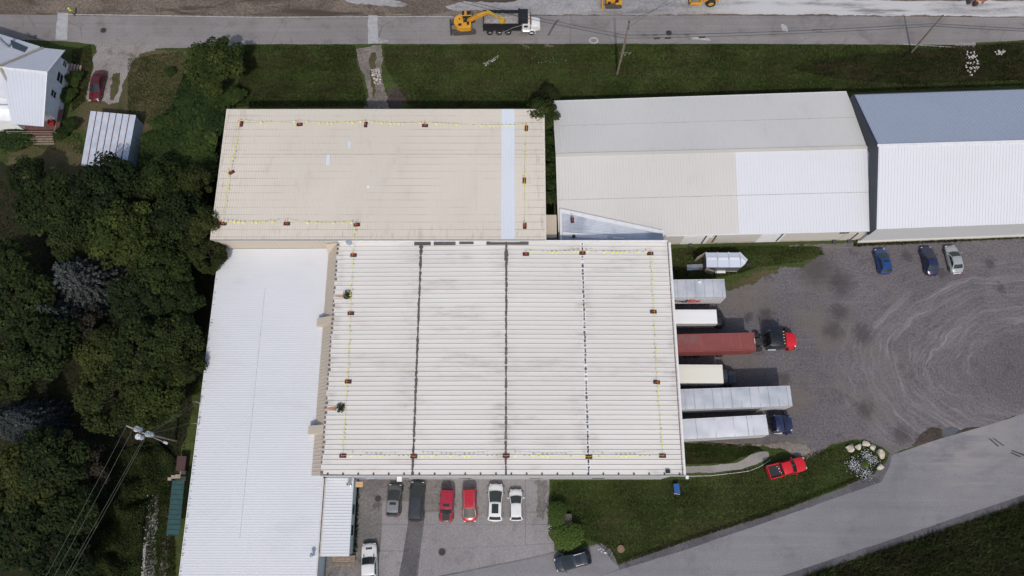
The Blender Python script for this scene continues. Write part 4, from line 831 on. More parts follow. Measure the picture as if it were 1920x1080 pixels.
    for sg in (1, -1):
        b = MB(); b.box(wsb-.28, wsb-.14, sg*(w_+.02), sg*(w_+.20), belt+.0, belt+.14); b.obj('mirror', trim or body, o, bevel=.03)
        b = MB(); b.box(h-.22, h-.05, sg*w_*.52, sg*w_*.80, zh-.46, zh-.27); b.obj('headlight', LAMPW, o, bevel=.03)
        b = MB(); b.box(-h+.02, -h+.14, sg*w_*.60, sg*w_*.83, belt-.46, belt-.26); b.obj('tail_light', LAMPR, o, bevel=.02)
    r = .33 if kind in ('sedan', 'hatch') else .37
    for x in (h-Lc*.19, -h+Lc*.20):
        for sg in (1, -1): wheel(o, x, sg*(w_-.09), r, .23, sg)
    for x0, x1, zz in ((h-.06, h+.02, .42), (-h-.02, -h+.06, .45)):
        b = MB(); b.box(x0, x1, -w_*.62, w_*.62, zz-.08, zz+.1); b.obj('bumper', bumperm or BLACK, o, bevel=.02)
    return o, Lc
PR = paint('red_paint', (.42, .012, .025)); PMAROON = paint('maroon_paint', (.10, .008, .014)); PRED2 = paint('crimson_paint', (.33, .012, .035)); PSC = paint('scarlet_paint', (.62, .012, .022))
PW_ = paint('white_paint', (.72, .72, .71)); PG = paint('grey_paint', (.10, .105, .11)); PLG = paint('silver_paint', (.33, .35, .36)); PB = paint('black_paint', (.012, .013, .016)); PDG = paint('charcoal_paint', (.035, .038, .044))
PBL = paint('blue_paint', (.012, .055, .19)); PNV = paint('navy_paint', (.014, .022, .07)); PDBL = paint('slate_blue_paint', (.028, .036, .05))
G1 = 'cars parked in the concrete lot'
car((737, 969), (742, 908), paint('warm_grey_paint', (.09, .09, .094)), 'grey car with dark sunroof, leftmost of the row south of the warehouse', W=1.9, H=1.62, group=G1, sunroof=(.62, .84), roofm=paint('mid_grey_paint', (.20, .20, .21)))
car((779, 978), (784, 903), PDG, 'long black minivan between the grey car and the boxy red car', 'minivan', 'parked_minivan', W=1.98, H=1.74, kind='van', group=G1, rails=BLACK)
car((840, 917), (836, 979), PRED2, 'boxy dark red car with black hood panel and small sunroof', W=1.82, H=1.64, kind='boxy', group=G1, sunroof=(.72, .86), hoodm=BLACK)
car((880, 914), (881, 979), PR, 'glossy red wagon with silver roof rails, fourth in the row', W=1.86, H=1.66, kind='van', group=G1, rails=GALV)
car((928, 978), (930, 907), PW_, 'large white crossover with long dark panoramic sunroof', W=2.0, H=1.68, group=G1, sunroof=(.22, .90), trim=BLACK)
car((968, 977), (967, 917), PW_, 'smaller plain white hatchback at the right end of the row', W=1.78, H=1.55, kind='hatch', group=G1)
car((1107, 1042), (1041, 1060), PDBL, 'dark slate crossover with large sunroof and silver rails at the lot entrance', W=1.9, H=1.65, sunroof=(.45, .85), rails=GALV)
car((190, 135), (177, 190), PMAROON, 'maroon sedan parked on the gravel driveway by the white house', W=1.8, H=1.45, kind='sedan', sunroof=(.55, .8), z=.02)
G2 = 'cars parked along the gravel lot wall'
car((1660, 514), (1648, 467), PBL, 'bright blue compact car, leftmost of three by the long wall', W=1.75, H=1.5, kind='hatch', group=G2, sunroof=(.6, .8), z=.015)
car((1748, 517), (1735, 463), PNV, 'navy blue sedan in the middle of three by the long wall', W=1.8, H=1.46, kind='sedan', group=G2, z=.015)
car((1794, 513), (1780, 461), PLG, 'silver grey sedan, rightmost of three by the long wall', W=1.78, H=1.44, kind='sedan', group=G2, z=.015, bumperm=W_WHITE)
def bed(o, Lc, W, belt, body, rb_):
    h = Lc/2; w_ = W/2
    b = MB(); b.box(-h+.14, rb_-.12, -w_*.80, w_*.80, belt+.05, belt+.075); b.obj('bed_liner', BLACK, o)
    for sg in (1, -1): b = MB(); b.box(-h+.06, rb_-.06, sg*w_*.80, sg*w_*.93, belt-.1, belt+.30); b.obj('bed_side', body, o, bevel=.03)
    b = MB(); b.box(-h+.02, -h+.11, -w_*.8, w_*.8, belt-.15, belt+.28); b.obj('tailgate', body, o, bevel=.02)
o, Lc = car((1437, 887), (1509, 868), PSC, 'bright red pickup with black bed parked on the grass by the curved walk', 'pickup', 'parked_pickup', W=1.9, H=1.72, kind='pickup', z=.01); bed(o, Lc, 1.9, 1.08, PSC, -.18*Lc)
b = MB(); random.seed(3)
for i in range(7): x = -Lc*.24+random.uniform(-.1, .4); y = random.uniform(-.5, .6); b.box(x, x+.12, y, y+.06, 1.16, 1.22)
b.obj('bed_scraps', W_WHITE, o)['kind'] = 'stuff'
o, Lc = car((694, 1100), (693, 1018), PW_, 'white pickup with roof pointing at the annexe, cut by the lower frame edge', 'pickup', 'parked_pickup', W=2.0, H=1.85, kind='pickup', Lfix=5.8, trim=BLACK); o['label'] = 'white pickup parked alone by the wooden steps, cut by the frame edge'; bed(o, Lc, 2.0, 1.08, PW_, -.18*Lc)
b = MB(); b.box(Lc*.37, Lc*.40, -.38, .38, 1.02, 1.06); b.obj('hood_scoop', BLACK, o)
for sg in (1, -1): b = MB(); b.box(Lc*.20, Lc*.27, sg*.62-.05, sg*.62+.05, 1.05, 1.09); b.obj('cowl_vent', BLACK, o)
# ---- trailers and trucks at the docks
def boxbody(o, L_, W_, z0, z1, m, roofm, ribs_=.6, parts=True, wav=.0):
    b = MB(); b.box(-L_, 0, -W_/2, W_/2, z0, z1-.16); b.obj('box', m, o, bevel=.03)
    b = MB(); random.seed(int(L_*100)); ph = [random.uniform(-1, 1) for _ in range(200)]
    nx = max(8, int(L_/.3))
    def rf(u, v):
        x = -L_+L_*u; e = 1-(2*v-1)**2
        return Vector((x+.02*(1-2*u), (v-.5)*W_*.985, z1-.06+.045*min(1, e*3)+wav*e*(math.sin(x*2.6+ph[1]*3+v*1.5)+.8*math.sin(x*1.1+4*v+ph[2])+.6*math.sin(x*5+ph[3]-3*v))))
    b.grid(rf, nx, 8); b.obj('roof', roofm, o, smooth=60, fix=False)
    b = MB()
    for sg in (1, -1): b.box(-L_, 0, sg*W_/2-(.03 if sg > 0 else -.005), sg*W_/2+(.005 if sg < 0 else .03), z1-.18, z1-.03)
    b.obj('top_rail', m, o)
def trailer_trim(o, L_, W_, z0, z1, step=1.2, seam=GALV):
    x = .3; b = MB(); b.box(-.02, .02, -W_/2+.05, W_/2-.05, z1-.05, z1+.012); me = b.mesh('roof_bow', seam)
    while x < L_-.2: link('roof_bow', me, o, (x-L_, 0, 0)); x += step
    b = MB(); x = -L_+.3
    while x < -.1:
        for sg in (1, -1): b.box(x-.025, x+.025, sg*(W_/2+.004)-.008, sg*(W_/2+.004)+.008, z0+.12, z1-.2)
        x += .6
    b.obj('side_posts', mt('trailer_post', (.42,.42,.42), .5), o)['kind'] = 'stuff'
    for sg in (1, -1):
        b = MB(); b.box(-L_, 0, sg*(W_/2+.008)-.02, sg*(W_/2+.008)+.02, z0-.05, z0+.1); b.obj('bottom_rail', GALV, o)
        for x in (-.5, -L_*.5): b = MB(); b.box(x-.06, x+.06, sg*(W_/2+.03)-.012, sg*(W_/2+.03)+.012, z0-.02, z0+.05); b.obj('side_marker', AMBER, o)
    b = MB(); b.box(-.02, .03, -W_/2+.06, W_/2-.06, z0+.05, z1-.2); b.obj('nose_panel', GALV, o)
def axles(o, xs_, W_, r=.5, rimm=RIM):
    for x in xs_:
        for sg in (1, -1): wheel(o, x, sg*(W_/2-.30), r, .52, sg, rimm)
        b = MB(); b.cyl((x, -W_/2+.3, r), (x, W_/2-.3, r), .08, n=8); b.obj('axle', STEEL, o)
def chassis(o, x0, x1, z=.95, w_=.9):
    b = MB()
    for sg in (1, -1): b.box(x0, x1, sg*w_/2-.05, sg*w_/2+.05, z-.14, z+.14)
    x = x0+.4
    while x < x1: b.box(x-.05, x+.05, -w_/2+.05, w_/2-.05, z-.1, z+.1); x += 1.6
    b.obj('chassis', STEEL, o)
def place_front(pw, pe, ztop, name, label, cat, group='trucks and trailers at the docks', z=.015):
    a, c = P(*pw, ztop), P(*pe, ztop); d = c-a; o = empty(name, (c.x, c.y, z), math.atan2(d.y, d.x)); tag(o, label, cat, group)
    return o, abs(c.x-20.75)/math.cos(math.atan2(d.y, d.x))
T_GREY = roof_mat('trailer_roof_grey', (.40, .43, .475), (.52, .54, .575), (.28, .29, .31), .7, (1.4, .25, 1), big=.3); T_WHITE = roof_mat('trailer_roof_white', (.56, .58, .62), (.64, .66, .695), (.42, .43, .45), .5, (1.2, .3, 1), big=.25)
T_CREAM = roof_mat('box_roof_cream', (.72, .70, .61), (.70, .68, .59), (.5, .47, .4), .2); T_BRIGHT = roof_mat('box_roof_white', (.80, .80, .80), (.79, .79, .78), (.6, .6, .6), .1)
T_SIDE = mt('trailer_side', (.55, .55, .54), .5, var=.08)
o, L1 = place_front((1263, 541.5), (1360, 540.5), 4.1, 'semi_trailer', 'white trailer with purple and red lettering on its side, northernmost at the docks', 'trailer')
boxbody(o, L1, 2.55, 1.2, 4.1, T_SIDE, T_GREY, wav=.026); trailer_trim(o, L1, 2.55, 1.2, 4.1); chassis(o, -L1, -.6); axles(o, (-L1+1.2, -L1+2.4), 2.5)
b = MB(); b.box(-2.4, -2.2, -.9, -.75, .05, 1.1); b.box(-2.4, -2.2, .75, .9, .05, 1.1); b.box(-2.5, -2.1, -1.0, -.65, 0, .05); b.box(-2.5, -2.1, .65, 1.0, 0, .05); b.obj('landing_gear', STEEL, o)
def text(body_, size, parent, loc, rot, m, ext=.004):
    cu = bpy.data.curves.new('lettering', 'FONT'); cu.body = body_; cu.size = size; cu.extrude = ext; cu.offset = size*.03
    t = bpy.data.objects.new('lettering', cu); col.objects.link(t); dg = bpy.context.evaluated_depsgraph_get(); me = bpy.data.meshes.new_from_object(t.evaluated_get(dg)); bpy.data.objects.remove(t)
    me.materials.clear(); me.materials.append(m); q = link('lettering', me, parent, loc); q.rotation_euler = rot; return q
FP = mt('purple_lettering', (.03, .018, .07), .5); FR = mt('red_lettering', (.65, .03, .04), .5)
tf = text('Fed', 1.75, o, (0, -1.318, 2.0), (R(90), 0, 0), FP); te = text('Ex', 1.75, o, (-4.8, -1.318, 2.0), (R(90), 0, 0), FR); tf.location.x = -4.85-max(v.co.x for v in tf.data.vertices)
b = MB(); b.box(-3.6, -3.2, .75, 1.05, 4.07, 4.2); b.obj('roof_vent', W_WHITE, o)
def cab_van(o, x0, W_, m, H_=2.1, Lc=1.9):
    secs = []
    for x, wf, zt in ((x0, 1, H_), (x0+.5, 1, H_+.02), (x0+.85, .97, H_-.1), (x0+1.25, .95, 1.35), (x0+Lc-.3, .88, 1.18), (x0+Lc-.02, .72, .95), (x0+Lc, .6, .8)):
        a = W_/2*wf; hf = [(0, .35), (a*.9, .35), (a, .6), (a, zt*.6), (a*.93 if zt > 1.5 else a*.97, zt-.1), (a*.75, zt), (0, zt+.05)]
        secs.append([(x, y, z) for y, z in hf]+[(x, -y, z) for y, z in hf[-2:0:-1]])
    b = MB(); b.loft(secs); b.obj('cab', m, o, smooth=35)
    b = MB(); b.grid(lambda u, v: Vector((x0+.88+.36*(1-v)+.06*(1-(2*u-1)**2), (u-.5)*W_*.84, 1.42+(H_-.12-1.42)*v+.03)), 6, 2); b.obj('windshield', GLASS, o, fix=False)
    for sg in (1, -1):
        b = MB(); b.box(x0+.75, x0+.9, sg*(W_/2+.03), sg*(W_/2+.3), 1.45, 1.85); b.obj('mirror', BLACK, o)
        b = MB(); b.box(x0+.15, x0+.75, sg*(W_/2-.06), sg*(W_/2+.008), 1.35, 1.85); b.obj('side_window', GLASS, o)
        b = MB(); b.box(x0+Lc-.18, x0+Lc-.05, sg*W_*.24-.14, sg*W_*.24+.14, .78, .96); b.obj('headlight', LAMPW, o)
o, L1 = place_front((1265, 594), (1344.5, 594), 3.0, 'box_truck', 'short bright white box truck with dark cab beside the lettered trailer', 'truck')
boxbody(o, L1, 1.95, .95, 3.0, PW_, T_BRIGHT); chassis(o, -L1, 1.2, .7, .8); cab_van(o, .06, 1.9, PB, 2.05, 1.6); axles(o, (-L1+1.6,), 2.1, .38)
for sg in (1, -1): wheel(o, 1.0, sg*.82, .38, .24, sg)
b = MB(); b.box(-2.6, -1.9, -1.0, -.8, .55, .8); b.obj('amber_box', AMBER, o)
o, L1 = place_front((1271, 701), (1356, 701.5), 3.5, 'box_truck', 'cream-roofed box truck with charcoal cab beside the long grey trailer', 'truck')
boxbody(o, L1, 2.42, 1.1, 3.5, PW_, T_CREAM); chassis(o, -L1, 1.6, .8); cab_van(o, .08, 2.1, PDG, 2.3, 2.35); axles(o, (-L1+1.8,), 2.4, .45)
for sg in (1, -1): wheel(o, 1.5, sg*.95, .45, .28, sg)
# red shipping container on a chassis with a tractor
CONT = mt('container_red', (.235, .06, .055), .65, var=.12, scale=.7, dirt=(.16, .07, .05), dirt_amt=.6)
o, L1 = place_front((1268, 643.5), (1416, 640), 3.9, 'container_trailer', 'rusty red shipping container on a chassis behind the red-nosed tractor', 'container trailer')
b = MB(); b.box(-L1, 0, -1.17, 1.17, 1.35, 3.84)
x = -L1+.15
while x < -.15: b.box(x, x+.14, -1.20, 1.20, 1.5, 3.72); x += .28
b.obj('container', CONT, o)
b = MB(); x = -L1+.12
while x < -.2: b.box(x, x+.16, -1.08, 1.08, 3.83, 3.865); x += .34
b.obj('roof_corrugation', CONT, o)
for xx in (-2.0, -7.2):
    b = MB(); b.box(xx, xx+.05, -1.05, 1.05, 3.866, 3.874); b.obj('weld_line', mt('rust_weld', (.30,.14,.08), .9), o)
b = MB(); b.box(-L1, -7.4, -.1, 1.1, 3.868, 3.88); b.obj('repair_plate', mt('container_red2', (.20,.075,.07), .7, dirt=(.15,.09,.07)), o)
b = MB()
for sg in (1, -1): b.box(-L1, 0, sg*1.13-.07, sg*1.13+.07, 3.74, 3.9); b.box(-L1, 0, sg*1.13-.07, sg*1.13+.07, 1.25, 1.42)
b.box(-.12, .02, -1.2, 1.2, 3.76, 3.905); b.box(-.10, .01, -1.2, -1.05, 1.3, 3.8); b.box(-.10, .01, 1.05, 1.2, 1.3, 3.8); b.obj('container_frame', CONT, o)
b = MB(); b.box(-.09, -.03, -.28, .38, 3.905, 3.912); b.obj('painted_mark', W_WHITE, o)
chassis(o, -L1, .4, 1.15); axles(o, (-L1+3.0, -L1+4.2, -4.0), 2.5)
def tractor(o, x0, m_cab, m_hood, Lh, sleeper, W_=2.35, roofz=3.0, lights=True):
    # frame and drive axles under the trailer nose, cab, hood
    chassis(o, x0-1.6, x0+sleeper+1.0+Lh, .85); axles(o, (x0-1.2, x0+.05), 2.45)
    b = MB(); b.cyl((x0+.1, 0, 1.05), (x0+.1, 0, 1.2), .5, n=16); b.obj('fifth_wheel', STEEL, o)
    c0 = x0+1.0; b = MB(); secs = []
    for x, zt, wf in ((c0, roofz-.25, .97), (c0+.08, roofz-.05, 1), (c0+sleeper*.5, roofz, 1), (c0+sleeper, roofz-.05, 1), (c0+sleeper+.35, roofz-.22, .98), (c0+sleeper+.75, 2.0, .96)):
        a = W_/2*wf; hf = [(0, .7), (a, .7), (a, zt-.35), (a*.94, zt-.10), (a*.8, zt), (0, zt+.05)]
        secs.append([(x, y, z) for y, z in hf]+[(x, -y, z) for y, z in hf[-2:0:-1]])
    b.loft(secs); b.obj('cab', m_cab, o, smooth=35); xw = c0+sleeper+.75
    b = MB(); b.grid(lambda u, v: Vector((xw+.03-.38*v+.07*(1-(2*u-1)**2), (u-.5)*W_*.86, 2.03+(roofz-2.28)*v+.02)), 6, 2); b.obj('windshield', GLASS, o, fix=False)
    secs = []
    for x, zt, wf in ((xw-.05, 1.95, .92), (xw+Lh*.35, 1.88, .86), (xw+Lh*.75, 1.76, .76), (xw+Lh-.06, 1.66, .66), (xw+Lh, 1.5, .60)):
        a = W_/2*wf; hf = [(0, .75), (a, .75), (a, zt-.35), (a*.93, zt-.08), (a*.75, zt), (0, zt+.05)]
        secs.append([(x, y, z) for y, z in hf]+[(x, -y, z) for y, z in hf[-2:0:-1]])
    b = MB(); b.loft(secs); b.obj('hood', m_hood, o, smooth=35)
    for sg in (1, -1):
        wheel(o, xw+Lh*.55, sg*1.05, .5, .28, sg)
        b = MB(); n = 8
        b.loft([[(xw+Lh*.55+rr*math.cos(math.pi*i/n), sg*yy, .5+rr*math.sin(math.pi*i/n)) for i in range(n+1)] for yy, rr in ((.75, .62), (1.22, .62))], cap=False); b.obj('fender', m_hood, o, smooth=40, fix=False)
        b = MB(); b.cyl((c0-.12, sg*.98, .8), (c0-.12, sg*.98, roofz+.35), .07, n=8); b.obj('exhaust_stack', CHROME, o)
        b = MB(); b.cyl((c0+.2, sg*1.0, .7), (c0+1.3, sg*1.0, .7), .3, n=14); b.obj('fuel_tank', CHROME, o)
        b = MB(); b.box(xw-.1, xw+.02, sg*(W_/2+.12), sg*(W_/2+.38), 1.7, 2.5); b.box(xw-.06, xw-.02, sg*W_*.48, sg*(W_/2+.13), 2.4, 2.44); b.obj('mirror', BLACK, o)
        b = MB(); b.box(xw+Lh-.25, xw+Lh-.05, sg*.62, sg*.9, 1.05, 1.3); b.obj('headlight', LAMPW, o)
    if lights:
        for i in range(5): b = MB(); y = -.8+.4*i; b.box(c0+sleeper+.05, c0+sleeper+.22, y-.05, y+.05, roofz-.03, roofz+.07); b.obj('marker_light', mt('pale_amber', (.55,.45,.2), .3), o)
    b = MB(); b.box(xw+Lh-.02, xw+Lh+.12, -1.15, 1.15, .45, .8); b.obj('bumper', CHROME, o, bevel=.04)
    b = MB()
    for i in range(3): b.tube([(c0-.05, -.3+.3*i, 2.0), (c0-.5, -.3+.3*i+.1, 1.5), (c0-1.0, -.3+.3*i, 1.7)], .03, 5)
    b.obj('air_hoses', BLACK, o)
e = P(1419, 641, .8); t = tag(empty('semi_tractor', (e.x, e.y, .015), R(1.5)), 'black semi tractor with bright red hood coupled to the red container', 'tractor', 'trucks and trailers at the docks')
tractor(t, .1, PB, PSC, 1.55, 1.7, 2.3, 3.0)
o, L1 = place_front((1275, 749.3), (1484, 742.5), 4.1, 'semi_trailer', 'longest trailer at the docks, grey roof, no tractor attached', 'trailer')
boxbody(o, L1, 2.62, 1.2, 4.1, T_SIDE, T_GREY, wav=.045); trailer_trim(o, L1, 2.62, 1.2, 4.1); chassis(o, -L1, -.6); axles(o, (-L1+1.6, -L1+2.8), 2.55)
b = MB(); b.box(-2.8, -2.6, -.9, -.75, .05, 1.1); b.box(-2.8, -2.6, .75, .9, .05, 1.1); b.box(-2.9, -2.5, -1.0, -.65, 0, .05); b.box(-2.9, -2.5, .65, 1.0, 0, .05); b.obj('landing_gear', STEEL, o)
o, L1 = place_front((1279, 805.4), (1439, 796.7), 4.05, 'semi_trailer', 'white wrinkled-roof trailer, southernmost at the docks, behind the navy tractor', 'trailer')
boxbody(o, L1, 2.55, 1.2, 4.05, T_SIDE, T_WHITE, wav=.055); trailer_trim(o, L1, 2.55, 1.2, 4.05, 2.4); chassis(o, -L1, -.6); axles(o, (-L1+1.6, -L1+2.8), 2.5)
b = MB(); b.box(-2.55, -2.5, -1.25, 1.25, 4.055, 4.075); b.obj('roof_seam', GALV, o)
e = P(1440, 798, .8); t = tag(empty('semi_tractor', (e.x-1.0, e.y, .015), R(3)), 'navy day-cab tractor coupled to the southernmost white trailer', 'tractor', 'trucks and trailers at the docks')
tractor(t, .35, PNV, PNV, 1.1, .75, 2.25, 2.75, False)
# small vee-nosed cargo trailer with its doors open
a, c = P(1324, 487, 2.3), P(1402, 486.5, 2.3); o = tag(empty('cargo_trailer', ((a.x+c.x)/2, (a.y+c.y)/2, .02), 0), 'small pale cargo trailer with pointed nose, open rear doors and ramp', 'trailer'); Lc = c.x-a.x; h = Lc/2; w_ = 1.05
CARGO = roof_mat('cargo_trailer_white', (.52, .57, .66), (.56, .61, .69), (.4, .4, .42), .25)
pl = [(-h, -w_), (h-1.0, -w_), (h-.45, -.62), (h, 0), (h-.9, w_), (-h, w_)]
b = MB(); b.hexa([Vector((x, y, .45)) for x, y in pl], [Vector((x, y, 2.12)) for x, y in pl]); b.obj('body', mt('cargo_side', (.10, .105, .11), .5), o)
def rz_(y): return 2.16+.18*(1-abs(y)/w_)
bx = [-h, -h+1.25, -h+2.5, -h+3.75]
bx = [-h+i*(Lc-1.05)/3 for i in range(4)]
for i in range(3):
    for y0, y1 in ((-w_-.03, 0), (0, w_+.03)):
        b = MB(); q = [Vector((bx[i]+.02, y0, rz_(y0))), Vector((bx[i+1]-.02, y0, rz_(y0))), Vector((bx[i+1]-.02, y1, rz_(y1))), Vector((bx[i]+.02, y1, rz_(y1)))]; b.hexa([v-Vector((0, 0, .05)) for v in q], q); b.obj('roof_panel', CARGO, o)
x3 = bx[3]
b = MB(); q = [Vector((x3+.02, 0, rz_(0))), Vector((h-.2, -.30, 2.22)), Vector((h+.05, .0, 2.2)), Vector((h-.85, w_+.02, 2.16)), Vector((x3+.02, w_+.02, 2.16))]; b.hexa([v-Vector((0, 0, .05)) for v in q], q); b.obj('nose_panel', CARGO, o)
b = MB(); q = [Vector((x3+.02, -w_-.02, 2.16)), Vector((h-.95, -w_, 2.15)), Vector((h-.4, -.62, 2.15)), Vector((h-.2, -.30, 2.22)), Vector((x3+.02, -.01, rz_(0)))]; b.hexa([v-Vector((0, 0, .05)) for v in q], q); b.obj('nose_panel', CARGO, o)
for i in range(3): b = MB(); b.box(bx[i]+.12, bx[i+1]-.1, -.02, .30, rz_(.15)+.012, rz_(.15)+.06); b.obj('ridge_plate', W_WHITE, o)
b = MB(); b.hexa([Vector((x3+.1, 0, 2.33)), Vector((h-.55, -.55, 2.24)), Vector((h-.35, -.3, 2.25)), Vector((x3+.15, .28, 2.33))], [Vector((x3+.1, 0, 2.38)), Vector((h-.55, -.55, 2.29)), Vector((h-.35, -.3, 2.30)), Vector((x3+.15, .28, 2.38))]); b.obj('ridge_plate', W_WHITE, o)
for i in range(4): b = MB(); b.cyl((bx[i]+.1, w_+.02, 2.1), (bx[i]+.1, w_+.1, 2.16), .07, n=8); b.obj('roof_hook', W_WHITE, o)
DOORT = mt('plywood_door', (.30, .25, .21), .8, var=.15)
b = MB(); b.hexa([Vector((-h, w_-.02, .5)), Vector((-h-1.15, .35, .5)), Vector((-h-1.2, .42, .5)), Vector((-h-.05, w_+.05, .5))], [Vector((-h, w_-.02, 2.1)), Vector((-h-1.15, .35, 2.1)), Vector((-h-1.2, .42, 2.1)), Vector((-h-.05, w_+.05, 2.1))]); b.obj('rear_door', DOORT, o)
b = MB(); b.hexa([Vector((-h+.05, -w_-.02, .5)), Vector((-h+1.15, -w_-.5, .5)), Vector((-h+1.15, -w_-.56, .5)), Vector((-h+.02, -w_-.10, .5))], [Vector((-h+.05, -w_-.02, 2.0)), Vector((-h+1.15, -w_-.5, 2.0)), Vector((-h+1.15, -w_-.56, 2.0)), Vector((-h+.02, -w_-.10, 2.0))]); b.obj('rear_door', DOORT, o)
b = MB(); b.hexa([Vector((-h-2.2, -.85, .03)), Vector((-h-.05, -.85, .42)), Vector((-h-.05, .0, .42)), Vector((-h-2.2, .0, .03))], [Vector((-h-2.2, -.85, .09)), Vector((-h-.05, -.85, .48)), Vector((-h-.05, .0, .48)), Vector((-h-2.2, .0, .09))]); b.obj('ramp', GALV, o)
b = MB(); b.box(-h-.5, -h-.08, -.9, -.5, .1, .5); b.obj('step_box', WOOD, o)
b = MB(); b.box(-h+1.5, -h+3.0, -w_-.4, -w_-.02, .62, .78); b.obj('fender', W_WHITE, o, bevel=.05)
for xx in (-h+1.9, -h+2.6):
    for sg in (1, -1): wheel(o, xx, sg*(w_+.16), .32, .2, sg)
b = MB(); b.box(-h+3.1, h-1.1, -w_-.14, -w_-.03, .5, .56); b.obj('side_rail', GALV, o)
b = MB(); b.tube([(h-.5, -.4, .5), (h+1.0, 0, .5)], .05, 6); b.tube([(h-.5, .4, .5), (h+1.0, 0, .5)], .05, 6); b.cyl((h+.9, 0, .02), (h+.9, 0, .8), .05, n=8); b.obj('tongue', STEEL, o)
# ------------------------------------------------------------------ machines on the road
YEL = mt('machine_yellow', (.62, .30, .025), .45, var=.12, dirt=(.25, .17, .09), dirt_amt=.35); YEL2 = mt('machine_yellow_deep', (.52, .33, .03), .5, var=.15)
TRACK = mt('steel_track', (.09, .08, .072), .8, .2, var=.3, scale=6, dirt=(.16,.13,.1))
# dump truck
yc = P(960, 67, 0).y+1.25; x0, x1 = P(906, 60, 1).x, P(1013, 55, 1).x; Lt = x1-x0
o = tag(empty('dump_truck', ((x0+x1)/2, yc, .02), 0), 'tri-axle dump truck with white cab and black body on the road', 'dump truck'); h = Lt/2
chassis(o, -h+.5, h-.4, .95); axles(o, (-h+1.0, -h+2.45, -h+3.85), 2.45, .5)
for sg in (1, -1): wheel(o, h-1.35, sg*1.05, .52, .3, sg)
bx0, bx1 = -h, h-3.0; bz0, bz1 = 1.15, 2.75
BODYB = mt('dump_black', (.015, .016, .019), .45)
b = MB(); b.box(bx0+.1, bx1, -1.15, 1.15, bz0, bz0+.12); b.obj('bed_floor', BODYB, o)
for sg in (1, -1):
    b = MB(); b.hexa([Vector((bx0+.05, sg*1.10, bz0)), Vector((bx1, sg*1.10, bz0)), Vector((bx1, sg*1.2, bz0)), Vector((bx0+.05, sg*1.2, bz0))], [Vector((bx0+.05, sg*1.18, bz1)), Vector((bx1, sg*1.18, bz1)), Vector((bx1, sg*1.28, bz1)), Vector((bx0+.05, sg*1.28, bz1))])
    b.box(bx0+.05, bx1, sg*1.23-.08, sg*1.23+.08, bz1-.02, bz1+.1); b.obj('bed_side', BODYB, o)
b = MB(); b.box(bx0, bx0+.1, -1.28, 1.28, bz0-.1, bz1+.05); b.obj('tailgate', BODYB, o)
b = MB(); b.box(bx0-.06, bx0-.01, -1.0, 1.0, bz0, bz1-.3); b.obj('tailgate_liner', GALV, o)
b = MB(); b.box(bx1-.15, bx1+.02, -1.25, 1.25, bz0, bz1+.3); b.box(bx1-.35, bx1+1.05, -1.28, 1.28, bz1+.22, bz1+.36); b.cyl((bx1-.3, -1.3, bz1+.4), (bx1-.3, 1.3, bz1+.4), .14, n=12); b.obj('cab_guard', BODYB, o)
random.seed(5)
b = MB(); b.grid(lambda u, v: Vector((bx0+.12+(bx1-bx0-.3)*u, (v-.5)*2.26, bz0+1.05+.5*math.sin(math.pi*u)**.6*math.sin(math.pi*(.08+.84*v))+random.uniform(-.06, .06))), 26, 14); b.obj('gravel_load', ground_mat('load_gravel', (.27,.25,.24), (.32,.30,.29), (.2,.18,.17), .8, 2.0, 6), o, fix=False)
b = MB(); b.tube([(bx1, -1.32, bz1-.1), (bx1-1.2, -1.34, bz1-.6), (bx1-2.6, -1.34, bz0-.1), (bx1-3.0, -1.34, bz0-.35)], .05, 6); b.obj('tarp_arm', GALV, o)
cb = bx1+.2
secs = []
for x, zt, wf in ((cb, 2.45, 1), (cb+.1, 2.6, 1), (cb+.8, 2.62, 1), (cb+1.1, 2.5, .98), (cb+1.35, 1.95, .97)):
    a = 1.05*wf; hf = [(0, .85), (a, .85), (a, zt-.3), (a*.94, zt-.08), (a*.8, zt), (0, zt+.04)]; secs.append([(x, y, z) for y, z in hf]+[(x, -y, z) for y, z in hf[-2:0:-1]])
b = MB(); b.loft(secs); b.obj('cab', PW_, o, smooth=35)
b = MB(); b.grid(lambda u, v: Vector((cb+1.38-.24*v+.06*(1-(2*u-1)**2), (u-.5)*1.8, 1.98+.5*v)), 6, 2); b.obj('windshield', GLASS, o, fix=False)
b = MB(); b.box(cb+.25, cb+.85, -1.062, -1.04, 1.75, 2.25); b.obj('side_window', GLASS, o)
for i in range(5): b = MB(); b.box(cb+.85, cb+1.0, -.75+.36*i, -.65+.36*i, 2.6, 2.7); b.obj('marker_light', AMBER, o)
xw = cb+1.3; Lh = h-xw; secs = []
for x, zt, wf in ((xw, 1.95, .98), (xw+Lh*.4, 1.9, .95), (xw+Lh*.8, 1.82, .86), (xw+Lh-.1, 1.72, .78), (xw+Lh, 1.5, .7)):
    a = 1.05*wf; hf = [(0, .8), (a, .8), (a, zt-.35), (a*.92, zt-.08), (a*.75, zt), (0, zt+.05)]; secs.append([(x, y, z) for y, z in hf]+[(x, -y, z) for y, z in hf[-2:0:-1]])
b = MB(); b.loft(secs); b.obj('hood', PW_, o, smooth=35)
for sg in (1, -1):
    b = MB(); n = 8; b.loft([[(h-1.35+.66*math.cos(math.pi*i/n), sg*yy, .55+.66*math.sin(math.pi*i/n)) for i in range(n+1)] for yy in (.7, 1.25)], cap=False); b.obj('fender', PW_, o, smooth=40, fix=False)
    b = MB(); b.box(xw-.1, xw, sg*1.2, sg*1.42, 1.75, 2.35); b.obj('mirror', CHROME, o)
b = MB(); b.cyl((cb+.1, -1.05, .75), (cb+1.2, -1.05, .75), .3, n=12); b.obj('fuel_tank', CHROME, o)
